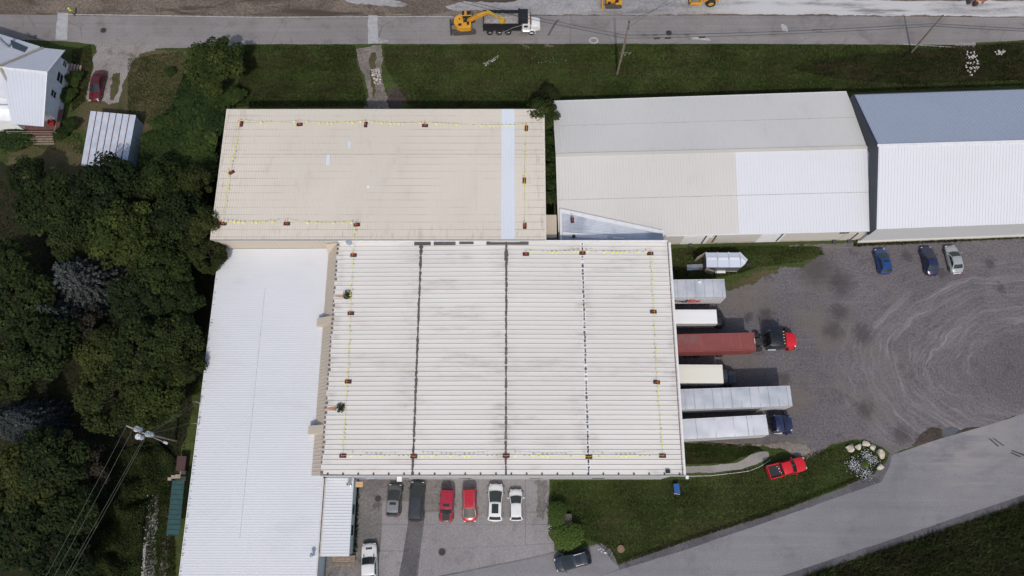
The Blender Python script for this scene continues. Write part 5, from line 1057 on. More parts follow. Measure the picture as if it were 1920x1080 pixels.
# excavator
p = P(870, 53, 0); ex = tag(empty('excavator', (p.x, p.y, .02), R(4)), 'yellow tracked excavator loading the dump truck, boom stretched right', 'excavator')
def track(parent, y, L_=3.6, wd=.5, hh=.8):
    b = MB(); n = 40; pts = []; r = hh/2; s_ = L_/2-r
    for i in range(n):
        t = i/n*(2*math.pi*r+4*s_)
        if t < 2*s_: q = (-s_+t, 0)
        elif t < 2*s_+math.pi*r: a = (t-2*s_)/r; q = (s_+r*math.sin(a), r-r*math.cos(a))
        elif t < 4*s_+math.pi*r: q = (s_-(t-2*s_-math.pi*r), hh)
        else: a = (t-4*s_-math.pi*r)/r; q = (-s_-r*math.sin(a), r+r*math.cos(a))
        pts.append(q)
    b.loft([[(x, yy, z) for x, z in pts] for yy in (y-wd/2, y+wd/2)])
    for i, (x, z) in enumerate(pts):
        if i % 1 == 0: b.box(x-.03, x+.03, y-wd/2-.01, y+wd/2+.01, z-.03, z+.03)
    b.obj('track', TRACK, parent)
for y in (-1.05, 1.05): track(ex, y)
b = MB(); b.box(-1.2, 1.2, -.8, .8, .35, .75); b.cyl((0, 0, .7), (0, 0, .95), .6, n=18); b.obj('undercarriage', TRACK, ex)
b = MB(); b.box(-2.15, -1.95, -1.3, 1.3, .1, .75); b.box(-1.95, -1.2, -.6, -.45, .3, .45); b.box(-1.95, -1.2, .45, .6, .3, .45); b.obj('dozer_blade', STEEL, ex)
# rotating house: rounded tail to the left
b = MB(); out = []
for i in range(13):
    a = R(90)+math.pi*i/12; out.append((-.15+1.45*math.cos(a)*.95, 1.32*math.sin(a)))
out += [(1.05, -1.3), (1.25, -.95), (1.2, -.3), (.35, -.2), (.35, 1.25)]
b.hexa([Vector((x, y, .95)) for x, y in out], [Vector((x*.97, y*.97, 1.85)) for x, y in out]); hb = b.obj('upper_body', YEL, ex, bevel=.06)
b = MB(); b.box(-.2, 1.35, .35, 1.28, .95, 2.6); b.obj('cab', YEL, ex, bevel=.05)
b = MB(); b.box(-.15, .25, .42, 1.2, 2.601, 2.612); b.box(.6, 1.3, .42, 1.2, 2.601, 2.612); b.box(1.351, 1.362, .42, 1.2, 1.5, 2.5); b.box(-.1, 1.25, .338, .349, 1.5, 2.5); b.obj('cab_window', GLASS, ex)
b = MB(); b.box(0, .5, -.3, .2, 1.6, 1.95); b.box(.5, .9, -.8, -.3, 1.5, 1.9); b.obj('engine_recess', BLACK, ex)
b = MB(); b.box(-.8, -.3, -.9, -.5, 1.85, 1.9); b.cyl((-.6, .3, 1.85), (-.6, .3, 2.1), .07, n=8); b.obj('exhaust', BLACK, ex)
def beam(b, p, q, w0, h0, w1, h1):
    p = Vector(p); q = Vector(q); d = (q-p).normalized(); a = d.cross(Vector((0, 0, 1))).normalized(); u = a.cross(d)
    f = lambda c, ww, hh: [c-a*ww/2-u*hh/2, c+a*ww/2-u*hh/2, c+a*ww/2+u*hh/2, c-a*ww/2+u*hh/2]
    b.loft([f(p, w0, h0), f(q, w1, h1)])
inv = Matrix.Translation(ex.location) @ Matrix.Rotation(R(4), 4, 'Z'); inv = inv.inverted()
q0, q1, q2, q3 = [inv @ P(*q) for q in ((878, 38, 1.7), (896, 30, 3.3), (915, 22.5, 4.3), (940, 34, 3.4))]
b = MB(); beam(b, q0, q1, .42, .5, .42, .62); beam(b, q1, q2, .42, .62, .36, .42); b.obj('boom', YEL, ex, bevel=.02)
b = MB(); beam(b, q2-(q3-q2)*.12, q3, .34, .5, .28, .28); b.obj('stick', YEL2, ex, bevel=.02)
b = MB(); b.cyl(q0+Vector((.3, .28, .3)), q1+Vector((.5, .2, -.1)), .06, n=8); b.cyl(q1+Vector((.8, 0, .55)), q2+Vector((.1, 0, .45)), .06, n=8); b.cyl(q2+(q3-q2)*.2+Vector((0, 0, .3)), q3+Vector((-.2, 0, .25)), .05, n=8); b.obj('hydraulic_ram', CHROME, ex)
b = MB(); secs = []
for i in range(7):
    a = R(200)+R(190)*i/6; secs.append([(q3.x+.15+.42*math.cos(a), q3.y-.55, q3.z-.55+.45*math.sin(a)), (q3.x+.15+.42*math.cos(a), q3.y+.4, q3.z-.55+.45*math.sin(a)), (q3.x+.15+.36*math.cos(a), q3.y+.4, q3.z-.55+.39*math.sin(a)), (q3.x+.15+.36*math.cos(a), q3.y-.55, q3.z-.55+.39*math.sin(a))])
b.loft(secs); b.box(q3.x-.25, q3.x+.5, q3.y-.57, q3.y-.53, q3.z-.95, q3.z-.3); b.box(q3.x-.25, q3.x+.5, q3.y+.38, q3.y+.42, q3.z-.95, q3.z-.3)
b.box(q3.x-.2, q3.x+.35, q3.y-.5, q3.y+.35, q3.z-.35, q3.z-.2); b.obj('bucket', YEL2, ex)
# soil compactor (roller) cut by the top of the frame
p = P(1317, 2, 0); rl = tag(empty('road_roller', (p.x, p.y, .02), 0), 'yellow road roller with grey drum at the top edge of the picture', 'road roller')
b = MB(); b.cyl((-1.35, -.95, .75), (-1.35, .95+.6, .75), .75, n=28); b.obj('drum', mt('drum_steel', (.30,.28,.27), .5, .5, dirt=(.2,.17,.14)), rl, smooth=40)
b = MB(); b.box(-2.3, -2.1, -1.2, 1.8, .6, .95); b.box(-2.3, -.5, -1.25, -1.0, .6, .95); b.box(-2.3, -.5, 1.6, 1.8, .6, .95); b.box(-.62, -.4, -1.2, 1.8, .6, 1.1); b.obj('drum_frame', YEL, rl)
b = MB(); b.box(-.4, 2.3, -.75, 1.4, .7, 1.45); b.box(1.0, 2.6, -.7, 1.35, 1.3, 1.7); b.obj('engine_body', YEL, rl, bevel=.08)
for y, sg in ((-.98, -1), (1.6, 1)): wheel(rl, 1.1, y, .72, .5, sg, YEL2)
b = MB(); b.box(-.3, .9, -.6, 1.25, 1.5, 2.9); b.obj('cab', GLASS, rl, bevel=.05)
b = MB(); b.box(-.4, 1.0, -.7, 1.35, 2.9, 3.0); b.obj('cab_roof', YEL, rl, bevel=.04)
# bulldozer cut by the top of the frame
p = P(1149, 6, 0); dz = tag(empty('bulldozer', (p.x, p.y, .02), 0), 'yellow bulldozer with blade to the left at the top edge', 'bulldozer')
for y in (-.85, .85): track(dz, y, 2.6, .45, .75)
b = MB(); b.box(-1.9, -1.72, -1.35, 1.5, .05, .95); b.box(-1.72, -.6, -1.0, -.88, .3, .45); b.box(-1.72, -.6, .88, 1.0, .3, .45); b.obj('blade', YEL, dz)
b = MB(); b.box(-1.2, .3, -.55, .55, .6, 1.35); b.box(.3, 1.3, -.9, .9, .6, 1.1); b.obj('engine_body', YEL, dz, bevel=.05)
b = MB(); b.box(-.9, -.5, -.9, -.6, .8, 1.1); b.box(.2, .7, -.8, -.5, 1.1, 1.6); b.box(.4, .8, -.3, .3, 1.1, 1.7); b.cyl((-.6, .2, 1.35), (-.6, .2, 2.0), .06, n=8); b.obj('seat_and_controls', BLACK, dz)
b = MB(); b.box(.1, 1.4, -.05, 1.1, 2.35, 2.45); b.obj('canopy', YEL, dz, bevel=.03)
b = MB()
for x, y in ((.15, 0), (1.35, 0), (.15, 1.05), (1.35, 1.05)): b.box(x-.04, x+.04, y-.04, y+.04, 1.0, 2.35)
b.obj('canopy_post', BLACK, dz)
# orange machine at the top right
ORN = mt('machine_orange', (.52, .12, .03), .5, var=.15, dirt=(.25,.12,.07), dirt_amt=.4)
p = P(1828, 8, 0); om = tag(empty('orange_excavator', (p.x, p.y, .02), 0), 'orange excavator arm and bucket reaching in at the top right', 'excavator')
for x in (-.7, .8): track(om, x, 2.8, .4, .7)
for t in [c for c in om.children]: t.rotation_euler = (0, 0, R(90)); t.location = (.5, 4.2, 0)
b = MB(); b.box(-.6, 1.5, 2.9, 5.0, .8, 1.7); b.obj('upper_body', ORN, om, bevel=.08)
b = MB(); beam(b, (-.15, 3.0, 1.5), (-.25, 1.4, 2.3), .45, .5, .42, .5); beam(b, (-.25, 1.4, 2.3), (-.25, -.1, .8), .40, .5, .34, .35); b.obj('arm', ORN, om, bevel=.03)
b = MB(); b.box(-.5, .05, -.55, .1, .15, .8); b.obj('bucket', mt('dark_bucket', (.07,.045,.03), .7), om, bevel=.05)
b = MB(); b.tube([(-.7, .3, .6), (.3, .5, 1.0), (1.1, .9, .9), (1.9, 1.5, .6)], .09, 6); b.tube([(.9, .6, .3), (1.5, .2, .4), (1.7, .5, .3)], .12, 6); b.obj('hydraulic_frame', ORN, om)
b = MB(); b.tube([(1.1, -.1, .3), (1.6, .2, .45), (2.2, .5, .3)], .14, 6); b.obj('grey_fitting', mt('pale_fitting', (.45,.43,.42), .7), om)
b = MB(); b.box(-1.35, -.9, -.1, .5, .05, .5); b.obj('counter_block', STEEL, om)
# worker in a high-visibility vest, standing by the kerb
def worker(px, py):
    p = P(px, py, 0); o = tag(empty('person', (p.x, p.y, .03), R(200)), 'person in a yellow high-visibility vest standing at the road edge', 'person')
    J = [((0,0,.95),.13,.17), ((0,0,1.15),.12,.17), ((.02,0,1.38),.12,.2), ((.02,0,1.5),.06,.06), ((.05,0,1.62),.095,.085), ((.04,0,1.74),.08,.075),
         ((0,.1,.9),.1,.1), ((.03,.11,.5),.065,.065), ((-.03,.12,.09),.05,.05), ((.12,.13,.04),.045,.04), ((0,-.1,.9),.1,.1), ((.08,-.11,.5),.065,.065), ((.05,-.12,.09),.05,.05), ((.2,-.13,.04),.045,.04),
         ((.02,.22,1.4),.06,.06), ((.0,.3,1.13),.045,.045), ((.15,.28,.92),.035,.035), ((.02,-.22,1.4),.06,.06), ((.05,-.3,1.13),.045,.045), ((.24,-.2,1.05),.035,.035)]
    ed = [(0,1),(1,2),(2,3),(3,4),(4,5),(0,6),(6,7),(7,8),(8,9),(0,10),(10,11),(11,12),(12,13),(2,14),(14,15),(15,16),(2,17),(17,18),(18,19)]
    hands = []
    for wi, sg in ((16, 1), (19, -1)):
        c = Vector(J[wi][0])
        for k in range(5):
            dirv = Vector((.07 if k < 4 else .03, (k-1.5)*.018 if k < 4 else -sg*.05, -.02)); J.append((tuple(c+dirv*.6), .012, .012)); ed.append((wi, len(J)-1)); J.append((tuple(c+dirv*1.2+Vector((0, 0, -.02))), .009, .009)); ed.append((len(J)-2, len(J)-1))
    me = bpy.data.meshes.new('body'); me.from_pydata([j[0] for j in J], ed, []); ob = link('body', me, o)
    me.materials.append(mt('dark_workwear', (.035, .04, .06), .8)); 
    m = ob.modifiers.new('skin', 'SKIN'); sv = me.skin_vertices[0].data
    for i, j in enumerate(J): sv[i].radius = (j[1], j[2])
    sv[0].use_root = True; ob.modifiers.new('sub', 'SUBSURF').levels = 1
    b = MB(); secs = []
    for z, a, c in ((.92, .17, .21), (1.1, .165, .205), (1.3, .165, .235), (1.43, .14, .25), (1.5, .09, .12)):
        secs.append([(.01+a*math.cos(2*math.pi*i/14), c*math.sin(2*math.pi*i/14), z) for i in range(14)])
    b.loft(secs); b.obj('vest', mt('hi_vis_yellow', (.62, .75, .03), .6), o, smooth=60)
    b = MB(); n = 14; secs = []
    for z, r in ((1.68, .135), (1.72, .13), (1.80, .115), (1.86, .07), (1.875, .02)): secs.append([(.045+r*1.1*math.cos(2*math.pi*i/n), r*math.sin(2*math.pi*i/n), z) for i in range(n)])
    b.loft(secs); b.cyl((.06, 0, 1.67), (.06, 0, 1.69), .165, n=14); b.obj('hard_hat', mt('hat_yellow', (.7, .68, .1), .4), o, smooth=50)
    b = MB(); b.cyl((.12, 0, 1.60), (.165, 0, 1.585), .02, .014, n=6); b.box(.125, .137, -.04, -.02, 1.63, 1.645); b.box(.125, .137, .02, .04, 1.63, 1.645); b.cyl((.05, -.095, 1.62), (.05, -.105, 1.62), .025, n=8); b.cyl((.05, .095, 1.62), (.05, .105, 1.62), .025, n=8); b.obj('face', mt('skin_tone', (.42, .26, .19), .7), o)
worker(141, 29)
# ------------------------------------------------------------------ foliage
def leaf_mat(name, c1, c2, c3, var=.7, brown=None):
    s = NT(name); at = s.N.new('ShaderNodeAttribute'); at.attribute_name = 'rnd'; oi = s.N.new('ShaderNodeObjectInfo')
    k = s.mix(s.ramp(at.outputs['Fac'], .0, 1.0), c1, c2); k = s.mix(s.ramp(at.outputs['Fac'], .86, .97), k, c3)
    k = s.mix(var, k, s.mix(oi.outputs['Random'], (.55, .62, .66), (1.55, 1.38, 1.15)), 'MULTIPLY')
    if brown:
        ge = s.N.new('ShaderNodeNewGeometry'); mp = s.N.new('ShaderNodeMapping'); mp.inputs['Scale'].default_value = (.4, 1.2, 1); s.l(ge.outputs['Position'], mp.inputs[0])
        k = s.mix(s.math('MULTIPLY', s.ramp(s.noise(mp.outputs[0], .3, 7, .7, .5), .42, .64), .8), k, brown)
        st = s.noise(mp.outputs[0], 1.2, 4, .6); k = s.mix(.6, k, s.mix(s.ramp(st, .35, .65), (.6, .6, .6), (1.4, 1.4, 1.35)), 'MULTIPLY')
    s.out(k, .75, 0, .2)
    tr = s.N.new('ShaderNodeBsdfTranslucent'); s.put(tr.inputs['Color'], k); mx = s.N.new('ShaderNodeMixShader'); mx.inputs[0].default_value = .4
    s.l(s.b.outputs[0], mx.inputs[1]); s.l(tr.outputs[0], mx.inputs[2]); s.l(mx.outputs[0], s.N['Material Output'].inputs['Surface']); return s.m
def leaf_mesh(name, C, Nn, size, m, rnd=None):
    n = len(C); t = np.random.normal(size=(n, 3)); a = np.cross(Nn, t); a /= np.linalg.norm(a, axis=1)[:, None]+1e-9; b_ = np.cross(Nn, a)
    s = (size*np.random.uniform(.6, 1.35, n))[:, None]; e = np.random.uniform(.45, .8, n)[:, None]
    V = np.stack([C-a*s, C-b_*s*e, C+a*s, C+b_*s*e], 1).reshape(-1, 3)
    me = bpy.data.meshes.new(name); me.vertices.add(4*n); me.vertices.foreach_set('co', V.astype(np.float32).ravel())
    me.loops.add(4*n); me.loops.foreach_set('vertex_index', np.arange(4*n, dtype=np.int32)); me.polygons.add(n)
    me.polygons.foreach_set('loop_start', np.arange(0, 4*n, 4, dtype=np.int32)); me.update(calc_edges=True)
    at = me.attributes.new('rnd', 'FLOAT', 'FACE'); at.data.foreach_set('value', (np.random.rand(n) if rnd is None else rnd).astype(np.float32))
    me.materials.append(m); return me
def crown(name, m, n_lobes, n_leaf, size, flat=.75, seed=1, spread=.62, lob=(.30, .48)):
    np.random.seed(seed); Cs = []; Ns = []; Rn = []
    for i in range(n_lobes):
        z = np.random.uniform(-.25, 1); ph = np.random.uniform(0, 2*np.pi)+i*2.4; rr = math.sqrt(max(0, 1-z*z)); r = np.random.uniform(.75, 1.12)*spread
        c = np.array([rr*math.cos(ph), rr*math.sin(ph), z*flat])*r; lr = np.random.uniform(*lob); k = n_leaf//n_lobes
        d = np.random.normal(size=(k, 3)); d /= np.linalg.norm(d, axis=1)[:, None]; rad = lr*np.random.uniform(.25, 1, k)**.45
        pts = c+d*rad[:, None]*np.array([1, 1, .8]); Cs.append(pts); nn = d*.7+np.array([0, 0, .8])+np.random.normal(size=(k, 3))*.45; Ns.append(nn)
        Rn.append(np.clip(np.random.rand()*.5+np.random.rand(k)*.5, 0, 1))
    C = np.concatenate(Cs); N_ = np.concatenate(Ns); N_ /= np.linalg.norm(N_, axis=1)[:, None]
    return leaf_mesh(name, C, N_, size, m, np.concatenate(Rn))
LF_D = leaf_mat('leaf_dark', (0.0144, 0.0256, 0.0086), (0.0417, 0.0634, 0.0172), (0.0891, 0.1117, 0.0345)); LF_M = leaf_mat('leaf_mid', (0.0183, 0.0324, 0.0084), (0.0547, 0.0811, 0.0197), (0.1052, 0.1267, 0.0365))
LF_Y = leaf_mat('leaf_olive', (0.0242, 0.0346, 0.0094), (0.0632, 0.0775, 0.0215), (0.1156, 0.1219, 0.0349)); LF_S = leaf_mat('needle_blue', (0.0493, 0.0623, 0.0638), (0.0899, 0.1073, 0.1087), (0.1305, 0.1508, 0.1537), .3)
LF_B = leaf_mat('leaf_bush', (0.024, 0.0469, 0.0127), (0.0582, 0.0912, 0.024), (0.0936, 0.1224, 0.0354)); LF_BR = leaf_mat('twig_grey', (.045, .038, .028), (.085, .072, .052), (.11, .10, .07))
LF_H = leaf_mat('hedge_leaf', (0.0608, 0.1076, 0.0234), (0.1404, 0.2059, 0.0468), (0.2106, 0.2574, 0.0702))
crowns = {'d': [crown('crown', LF_D, 46, 9000, .046, .72, s, .72, (.16, .34)) for s in (1, 2, 3)], 'm': [crown('crown', LF_M, 42, 9000, .044, .75, s, .72, (.16, .34)) for s in (4, 5, 6)], 'y': [crown('crown', LF_Y, 44, 8500, .042, .75, s, .72, (.15, .33)) for s in (7, 8)],
          'b': [crown('foliage', LF_B, 18, 1800, .085, .7, s, .62, (.28, .5)) for s in (9, 10)], 'h': [crown('foliage', LF_H, 16, 4200, .058, .7, s, .45, (.5, .62)) for s in (11, 12)], 'g': [crown('crown', LF_BR, 30, 3200, .04, .8, s, .7, (.2, .36)) for s in (13,)]}
def spruce_mesh(seed):
    np.random.seed(seed); Cs = []; Ns = []
    for t in range(16):
        f = t/15; z = -.9+1.9*f; r = (1-f)**.8+.05; nb = max(5, int(22*(1-f)+5))
        for k in range(nb):
            a = 2*np.pi*(k+np.random.rand()*.7)/nb+t; L_ = r*np.random.uniform(.8, 1.1); m_ = max(6, int(80*L_)); u = np.random.uniform(.12, 1, m_)**.8
            side = np.random.normal(size=m_)*.065*(1.15-u); x = L_*u
            Cs.append(np.stack([x*np.cos(a)-side*np.sin(a), x*np.sin(a)+side*np.cos(a), z-.28*x+np.random.normal(size=m_)*.025], 1))
            Ns.append(np.stack([np.cos(a)*.3+np.random.normal(size=m_)*.4, np.sin(a)*.3+np.random.normal(size=m_)*.4, np.ones(m_)], 1))
    C = np.concatenate(Cs); N_ = np.concatenate(Ns); N_ /= np.linalg.norm(N_, axis=1)[:, None]
    return leaf_mesh('crown', C, N_, .034, LF_S)
crowns['s'] = [spruce_mesh(s) for s in (21, 22)]
BARK = mt('bark', (.07, .055, .042), .95, var=.3, scale=3)
def trunk_mesh(seed, conif=False):
    random.seed(seed); b = MB(); b.tube([(0, 0, 0), (.02, .01, .35), (0, .03, .7), (.02, 0, 1.0 if not conif else 1.5)], [.05, .04, .03, .015], 7)
    if not conif:
        for i in range(6):
            a = i*1.05+random.random(); z = .45+.08*i; r = random.uniform(.25, .42); b.tube([(0, .01, z), (r*.5*math.cos(a), r*.5*math.sin(a), z+.16), (r*math.cos(a), r*math.sin(a), z+.3)], [.022, .015, .007], 5)
    return b.mesh('trunk', BARK)
TR = [trunk_mesh(1), trunk_mesh(2)]; TRC = trunk_mesh(3, True); cnt = [0]
def tree(px, py, rpx, kind, h, label, name='broadleaf_tree', group=None, cat='tree', sq=1.0):
    cnt[0] += 1; random.seed(cnt[0]*13+5)
    zc = h*.62 if kind != 's' else h*.5; p = P(px, py, zc); dep = (p-Vector((0, 0, HCAM))).length*.98; r = rpx*dep/FPX*1.12
    o = empty(name, (p.x, p.y, 0), random.uniform(0, 6.28)); tag(o, label, cat, group)
    c = link('crown' if kind not in 'bh' else 'foliage', random.choice(crowns[kind]), o, (0, 0, zc)); c.scale = (r, r*sq, max(.6, min((h-zc)*1.15, r*1.25)) if kind != 's' else h*.52)
    t = link('trunk', TRC if kind == 's' else random.choice(TR), o); t.scale = (max(.8, r*.9), max(.8, r*.9), zc*(1.15 if kind != 's' else .62))
    return o
WG = 'trees of the wood along the west side'; WL = ['broadleaf tree just below the metal shed in the wood', 'broadleaf tree at the upper left of the wood, near the dark clearing', 'tree just right of the metal shed corner', 'olive tree in the wood nearest the cream roof west edge', 'dark tree left of the corner where cream roof meets white wing', 'broad tree in the middle of the upper wood', 'dark tree above the large blue spruce', 'tree right of the bare clearing beside the spruce', 'dark tree south of the bare clearing', 'tree against the white wing, level with the large spruce', 'broad dark tree in the middle of the wood', 'olive tree right of the two smaller trees below the spruce', 'dark tree touching the white wing at mid height', 'broad olive tree above the transformer pole on the left', 'tree just above the transformer pole', 'dark tree at the left frame edge beside the spruces', 'broad dark tree below the left-edge tree', 'olive tree cut by the left frame edge', 'dark tree cut by the left frame edge, upper part of the wood', 'dark tree below the spruces in the lower left', 'olive tree at the lower left frame edge', 'dark tree crossed by the power line, lower left', 'dark tree near the bottom left corner', 'dark tree at the bottom edge under the power line', 'small dark tree beside the brown yard grass', 'small dark tree between olive crowns by the white wing']
tree(405, 122, 52, 'm', 7, 'large bushy tree by the road left of the cream roof')
for x, y, r, k, h in ((205, 355, 62, 'd', 10), (95, 385, 62, 'd', 9), (300, 345, 52, 'm', 8), (365, 345, 38, 'y', 8), (335, 425, 60, 'd', 10), (235, 435, 66, 'm', 11), (140, 440, 55, 'd', 9), (300, 500, 55, 'm', 10),
    (262, 560, 58, 'd', 9), (335, 555, 46, 'm', 8), (265, 655, 62, 'd', 10), (200, 665, 55, 'y', 9), (325, 640, 50, 'd', 9), (205, 745, 62, 'y', 9), (290, 740, 60, 'm', 8), (40, 560, 66, 'd', 10), (70, 655, 66, 'd', 10), (15, 690, 55, 'y', 9),
    (15, 500, 50, 'd', 9), (100, 860, 60, 'd', 10), (40, 905, 66, 'y', 9), (130, 960, 52, 'd', 9), (40, 1000, 62, 'd', 9), (110, 1045, 55, 'd', 9), (55, 330, 35, 'd', 7), (345, 480, 40, 'd', 8)):
    tree(x, y, r*.9, k, h, WL.pop(0), group=WG)
tree(388, 425, 36, 'y', 10, 'olive green tree overhanging the west edge of the cream roof', group=WG); tree(392, 478, 32, 'y', 9, 'tree overhanging the white wing roof where it meets the cream building', group=WG); tree(345, 690, 36, 'y', 8, 'yellowish green tree standing closest to the white wing', group=WG)
SPG = 'blue spruces in the wood'
tree(148, 522, 60, 's', 10, 'large blue-grey spruce standing clear in the wood', 'spruce_tree', SPG); tree(108, 592, 42, 's', 8, 'dim smaller blue-grey spruce below the large one', 'spruce_tree', SPG); tree(55, 785, 42, 's', 9, 'blue-grey spruce in the dark gap at lower left', 'spruce_tree', SPG); tree(5, 785, 34, 's', 8, 'blue-grey spruce cut by the left frame edge', 'spruce_tree', SPG)
tree(150, 625, 45, 'g', 6, 'bare grey-brown tree below the two spruces'); tree(165, 880, 40, 'g', 6, 'bare brownish tree beside the power line at lower left', group=WG)
tree(120, 990, 46, 'g', 6, 'bare brownish tree under the power line near the bottom left', group=WG)
# taller shrubs beyond the house drive and by the cream building
SG = 'shrubs in the thicket by the cream building'
for x, y, r in ((365, 185, 34), (410, 185, 34), (355, 225, 36), (395, 225, 32), (330, 262, 36), (370, 270, 40), (300, 285, 34), (345, 310, 36), (385, 300, 24), (285, 262, 20), (310, 235, 26), (440, 180, 20), (375, 330, 30)):
    tree(x, y, r, 'b', 2.6, 'leafy green shrub in the thicket left of the cream building', 'shrub', SG, 'shrub')
tree(317, 134, 10, 'b', 1.1, 'single small round bush on the side lawn', 'shrub', None, 'shrub')
for x, y, r, l in ((137, 148, 14, 'upper shrub against the house east wall'), (128, 178, 15, 'lower shrub against the house east wall'), (132, 232, 14, 'bright shrub beside the house porch steps'), (25, 262, 26, 'leafy shrub below the house porch deck'), (147, 140, 9, 'greyish shrub beside the house entry steps'), (112, 250, 12, 'small shrub at the corner of the porch deck')): tree(x, y, r, 'b', 1.6, l, 'shrub', None, 'shrub')
tree(1014, 218, 33, 'm', 9.5, 'small tree leaning over the northeast corner of the cream roof'); tree(1030, 180, 19, 'y', 6, 'young yellowish tree top beyond the gap between the buildings')
GG = 'shrubs growing in the gap between the buildings'
for x, y, r in ((1024, 262, 16), (1030, 290, 14), (1031, 318, 13), (1033, 345, 13), (1035, 372, 13)): tree(x, y, r+3, 'b', 6.6, 'green shrub in the narrow gap right of the cream roof', 'shrub', GG, 'shrub')
tree(1044, 962, 18.5, 'h', 2.0, 'trimmed oval hedge bush at the lawn corner, north of its pair', 'hedge_bush', None, 'bush', 1.3).rotation_euler = (0, 0, 0)
o = tree(1066, 1004, 29, 'h', 2.0, 'wider trimmed hedge bush above the dark slate crossover', 'hedge_bush', None, 'bush', .82); o.rotation_euler = (0, 0, R(8))
for px, py, l in ((652, 553, 'upper leafy green clump growing on the main roof'), (639, 765, 'lower dark leafy clump growing on the main roof')):
    p = P(px, py, 6.7); o = empty('roof_plant', (p.x, p.y, zmain(p.x)+.02)); tag(o, l, 'plant'); np.random.seed(int(py)); n = 150; A_ = np.random.uniform(0, 6.28, n); R_ = np.random.uniform(.05, .62, n); C_ = np.stack([R_*np.cos(A_), R_*np.sin(A_), .12+.22*(1-R_)*np.random.rand(n)+.05], 1); N_ = np.random.normal(size=(n, 3))*.5+np.array([0, 0, 1]); N_ /= np.linalg.norm(N_, axis=1)[:, None]; link('foliage', leaf_mesh('foliage', C_, N_, .095, LF_Y if py < 600 else LF_D), o); b = MB(); b.cyl((0, 0, 0), (0, 0, .16), .3, .26, n=10); b.obj('pot', STEEL, o)
# scrub, vines, grass as stuff
def inpoly(x, y, poly):
    r = np.zeros(len(x), bool); n = len(poly); j = n-1
    for i in range(n):
        xi, yi = poly[i]; xj, yj = poly[j]; c = ((yi > y) != (yj > y)) & (x < (xj-xi)*(y-yi)/(yj-yi+1e-12)+xi); r ^= c; j = i
    return r
def scatter(px, n, world=False):
    poly = [(p[0], p[1]) for p in px] if world else [(P(x, y).x, P(x, y).y) for x, y in px]
    a = np.array(poly); lo, hi = a.min(0), a.max(0); X = np.empty(0); Y = np.empty(0)
    while len(X) < n:
        x = np.random.uniform(lo[0], hi[0], n*2); y = np.random.uniform(lo[1], hi[1], n*2); k = inpoly(x, y, poly); X = np.concatenate([X, x[k]]); Y = np.concatenate([Y, y[k]])
    return X[:n], Y[:n]
def bumpy(x, y, f=.35):
    return .5+.25*np.sin(x*f*1.7+1.3*np.sin(y*f*.9))+.25*np.sin(y*f*2.1+1.1*np.sin(x*f*1.3+2))
def scrub(name, px, n, hmax, size, m, label):
    x, y = scatter(px, n); h = bumpy(x, y, .9)*bumpy(x+30, y-9, .33)*hmax; z = h*np.random.uniform(.3, 1, n)
    N_ = np.random.normal(size=(n, 3))*.5+np.array([0, 0, 1]); N_ /= np.linalg.norm(N_, axis=1)[:, None]
    o = link(name, leaf_mesh(name, np.stack([x, y, z], 1), N_, size, m, np.clip(bumpy(x, y, 1.3)*.6+np.random.rand(n)*.4, 0, 1))); tag(o, label, 'undergrowth', kind='stuff')
np.random.seed(77)
scrub('undergrowth', [(150,860),(300,830),(330,860),(325,890),(300,900),(285,930),(272,980),(262,1100),(120,1100),(130,980)], 52000, 3.2, .11, LF_D, 'tangled dark green undergrowth below the power line at lower left')
scrub('vine_thicket', [(345,140),(440,185),(425,205),(400,420),(330,300),(270,270),(320,210)], 26000, 1.5, .12, LF_B, 'low green vines filling the strip beside the cream building')
np.random.seed(5)
scrub('woodland_brush', [(-60,330),(60,350),(160,330),(330,300),(420,460),(370,640),(345,860),(150,870),(-60,1100)], 22000, 1.0, .12, LF_D, 'dark brush on the floor of the wood')
scrub('house_weeds', [(-20,245),(150,250),(160,290),(60,275),(-20,300)], 2500, .8, .09, LF_B, 'weeds along the front of the house porch')
def blades(name, px, n, hh, wd, m, label, world=False, lean=.5):
    x, y = scatter(px, n, world); k = np.clip(bumpy(x, y, .5)*.9+.1, 0, 1); a = np.random.uniform(0, 6.28, n); h = hh*np.random.uniform(.5, 1.2, n)*(.5+.7*k)
    base = np.stack([x, y, np.full(n, .012)], 1); s = np.stack([np.cos(a), np.sin(a), np.zeros(n)], 1)*(wd*np.random.uniform(.6, 1.3, n))[:, None]
    l = np.random.normal(size=(n, 2))*(h*lean)[:, None]; tip = base+np.concatenate([l, h[:, None]], 1)
    V = np.stack([base-s, base+s, tip], 1).reshape(-1, 3); me = bpy.data.meshes.new(name); me.vertices.add(3*n); me.vertices.foreach_set('co', V.astype(np.float32).ravel())
    me.loops.add(3*n); me.loops.foreach_set('vertex_index', np.arange(3*n, dtype=np.int32)); me.polygons.add(n); me.polygons.foreach_set('loop_start', np.arange(0, 3*n, 3, dtype=np.int32)); me.update(calc_edges=True)
    at = me.attributes.new('rnd', 'FLOAT', 'FACE'); at.data.foreach_set('value', np.clip(bumpy(x+7, y-3, .25)*.5+np.random.rand(n)*.5, 0, 1).astype(np.float32)); me.materials.append(m)
    o = link(name, me); tag(o, label, 'grass', kind='stuff'); return o
GR = leaf_mat('grass_blade', (0.035, 0.061, 0.014), (0.077, 0.109, 0.028), (0.1516, 0.1493, 0.07), .0, (.090, .070, .038)); GR2 = leaf_mat('tall_grass_blade', (0.0331, 0.0527, 0.0166), (0.0828, 0.1023, 0.0359), (0.1311, 0.1243, 0.058), .0, (.070, .056, .034))
blades('meadow_grass', [(460,84),(665,84),(690,200),(440,202)], 30000, .28, .05, GR, 'green grass between the road and cream building, left of trench')
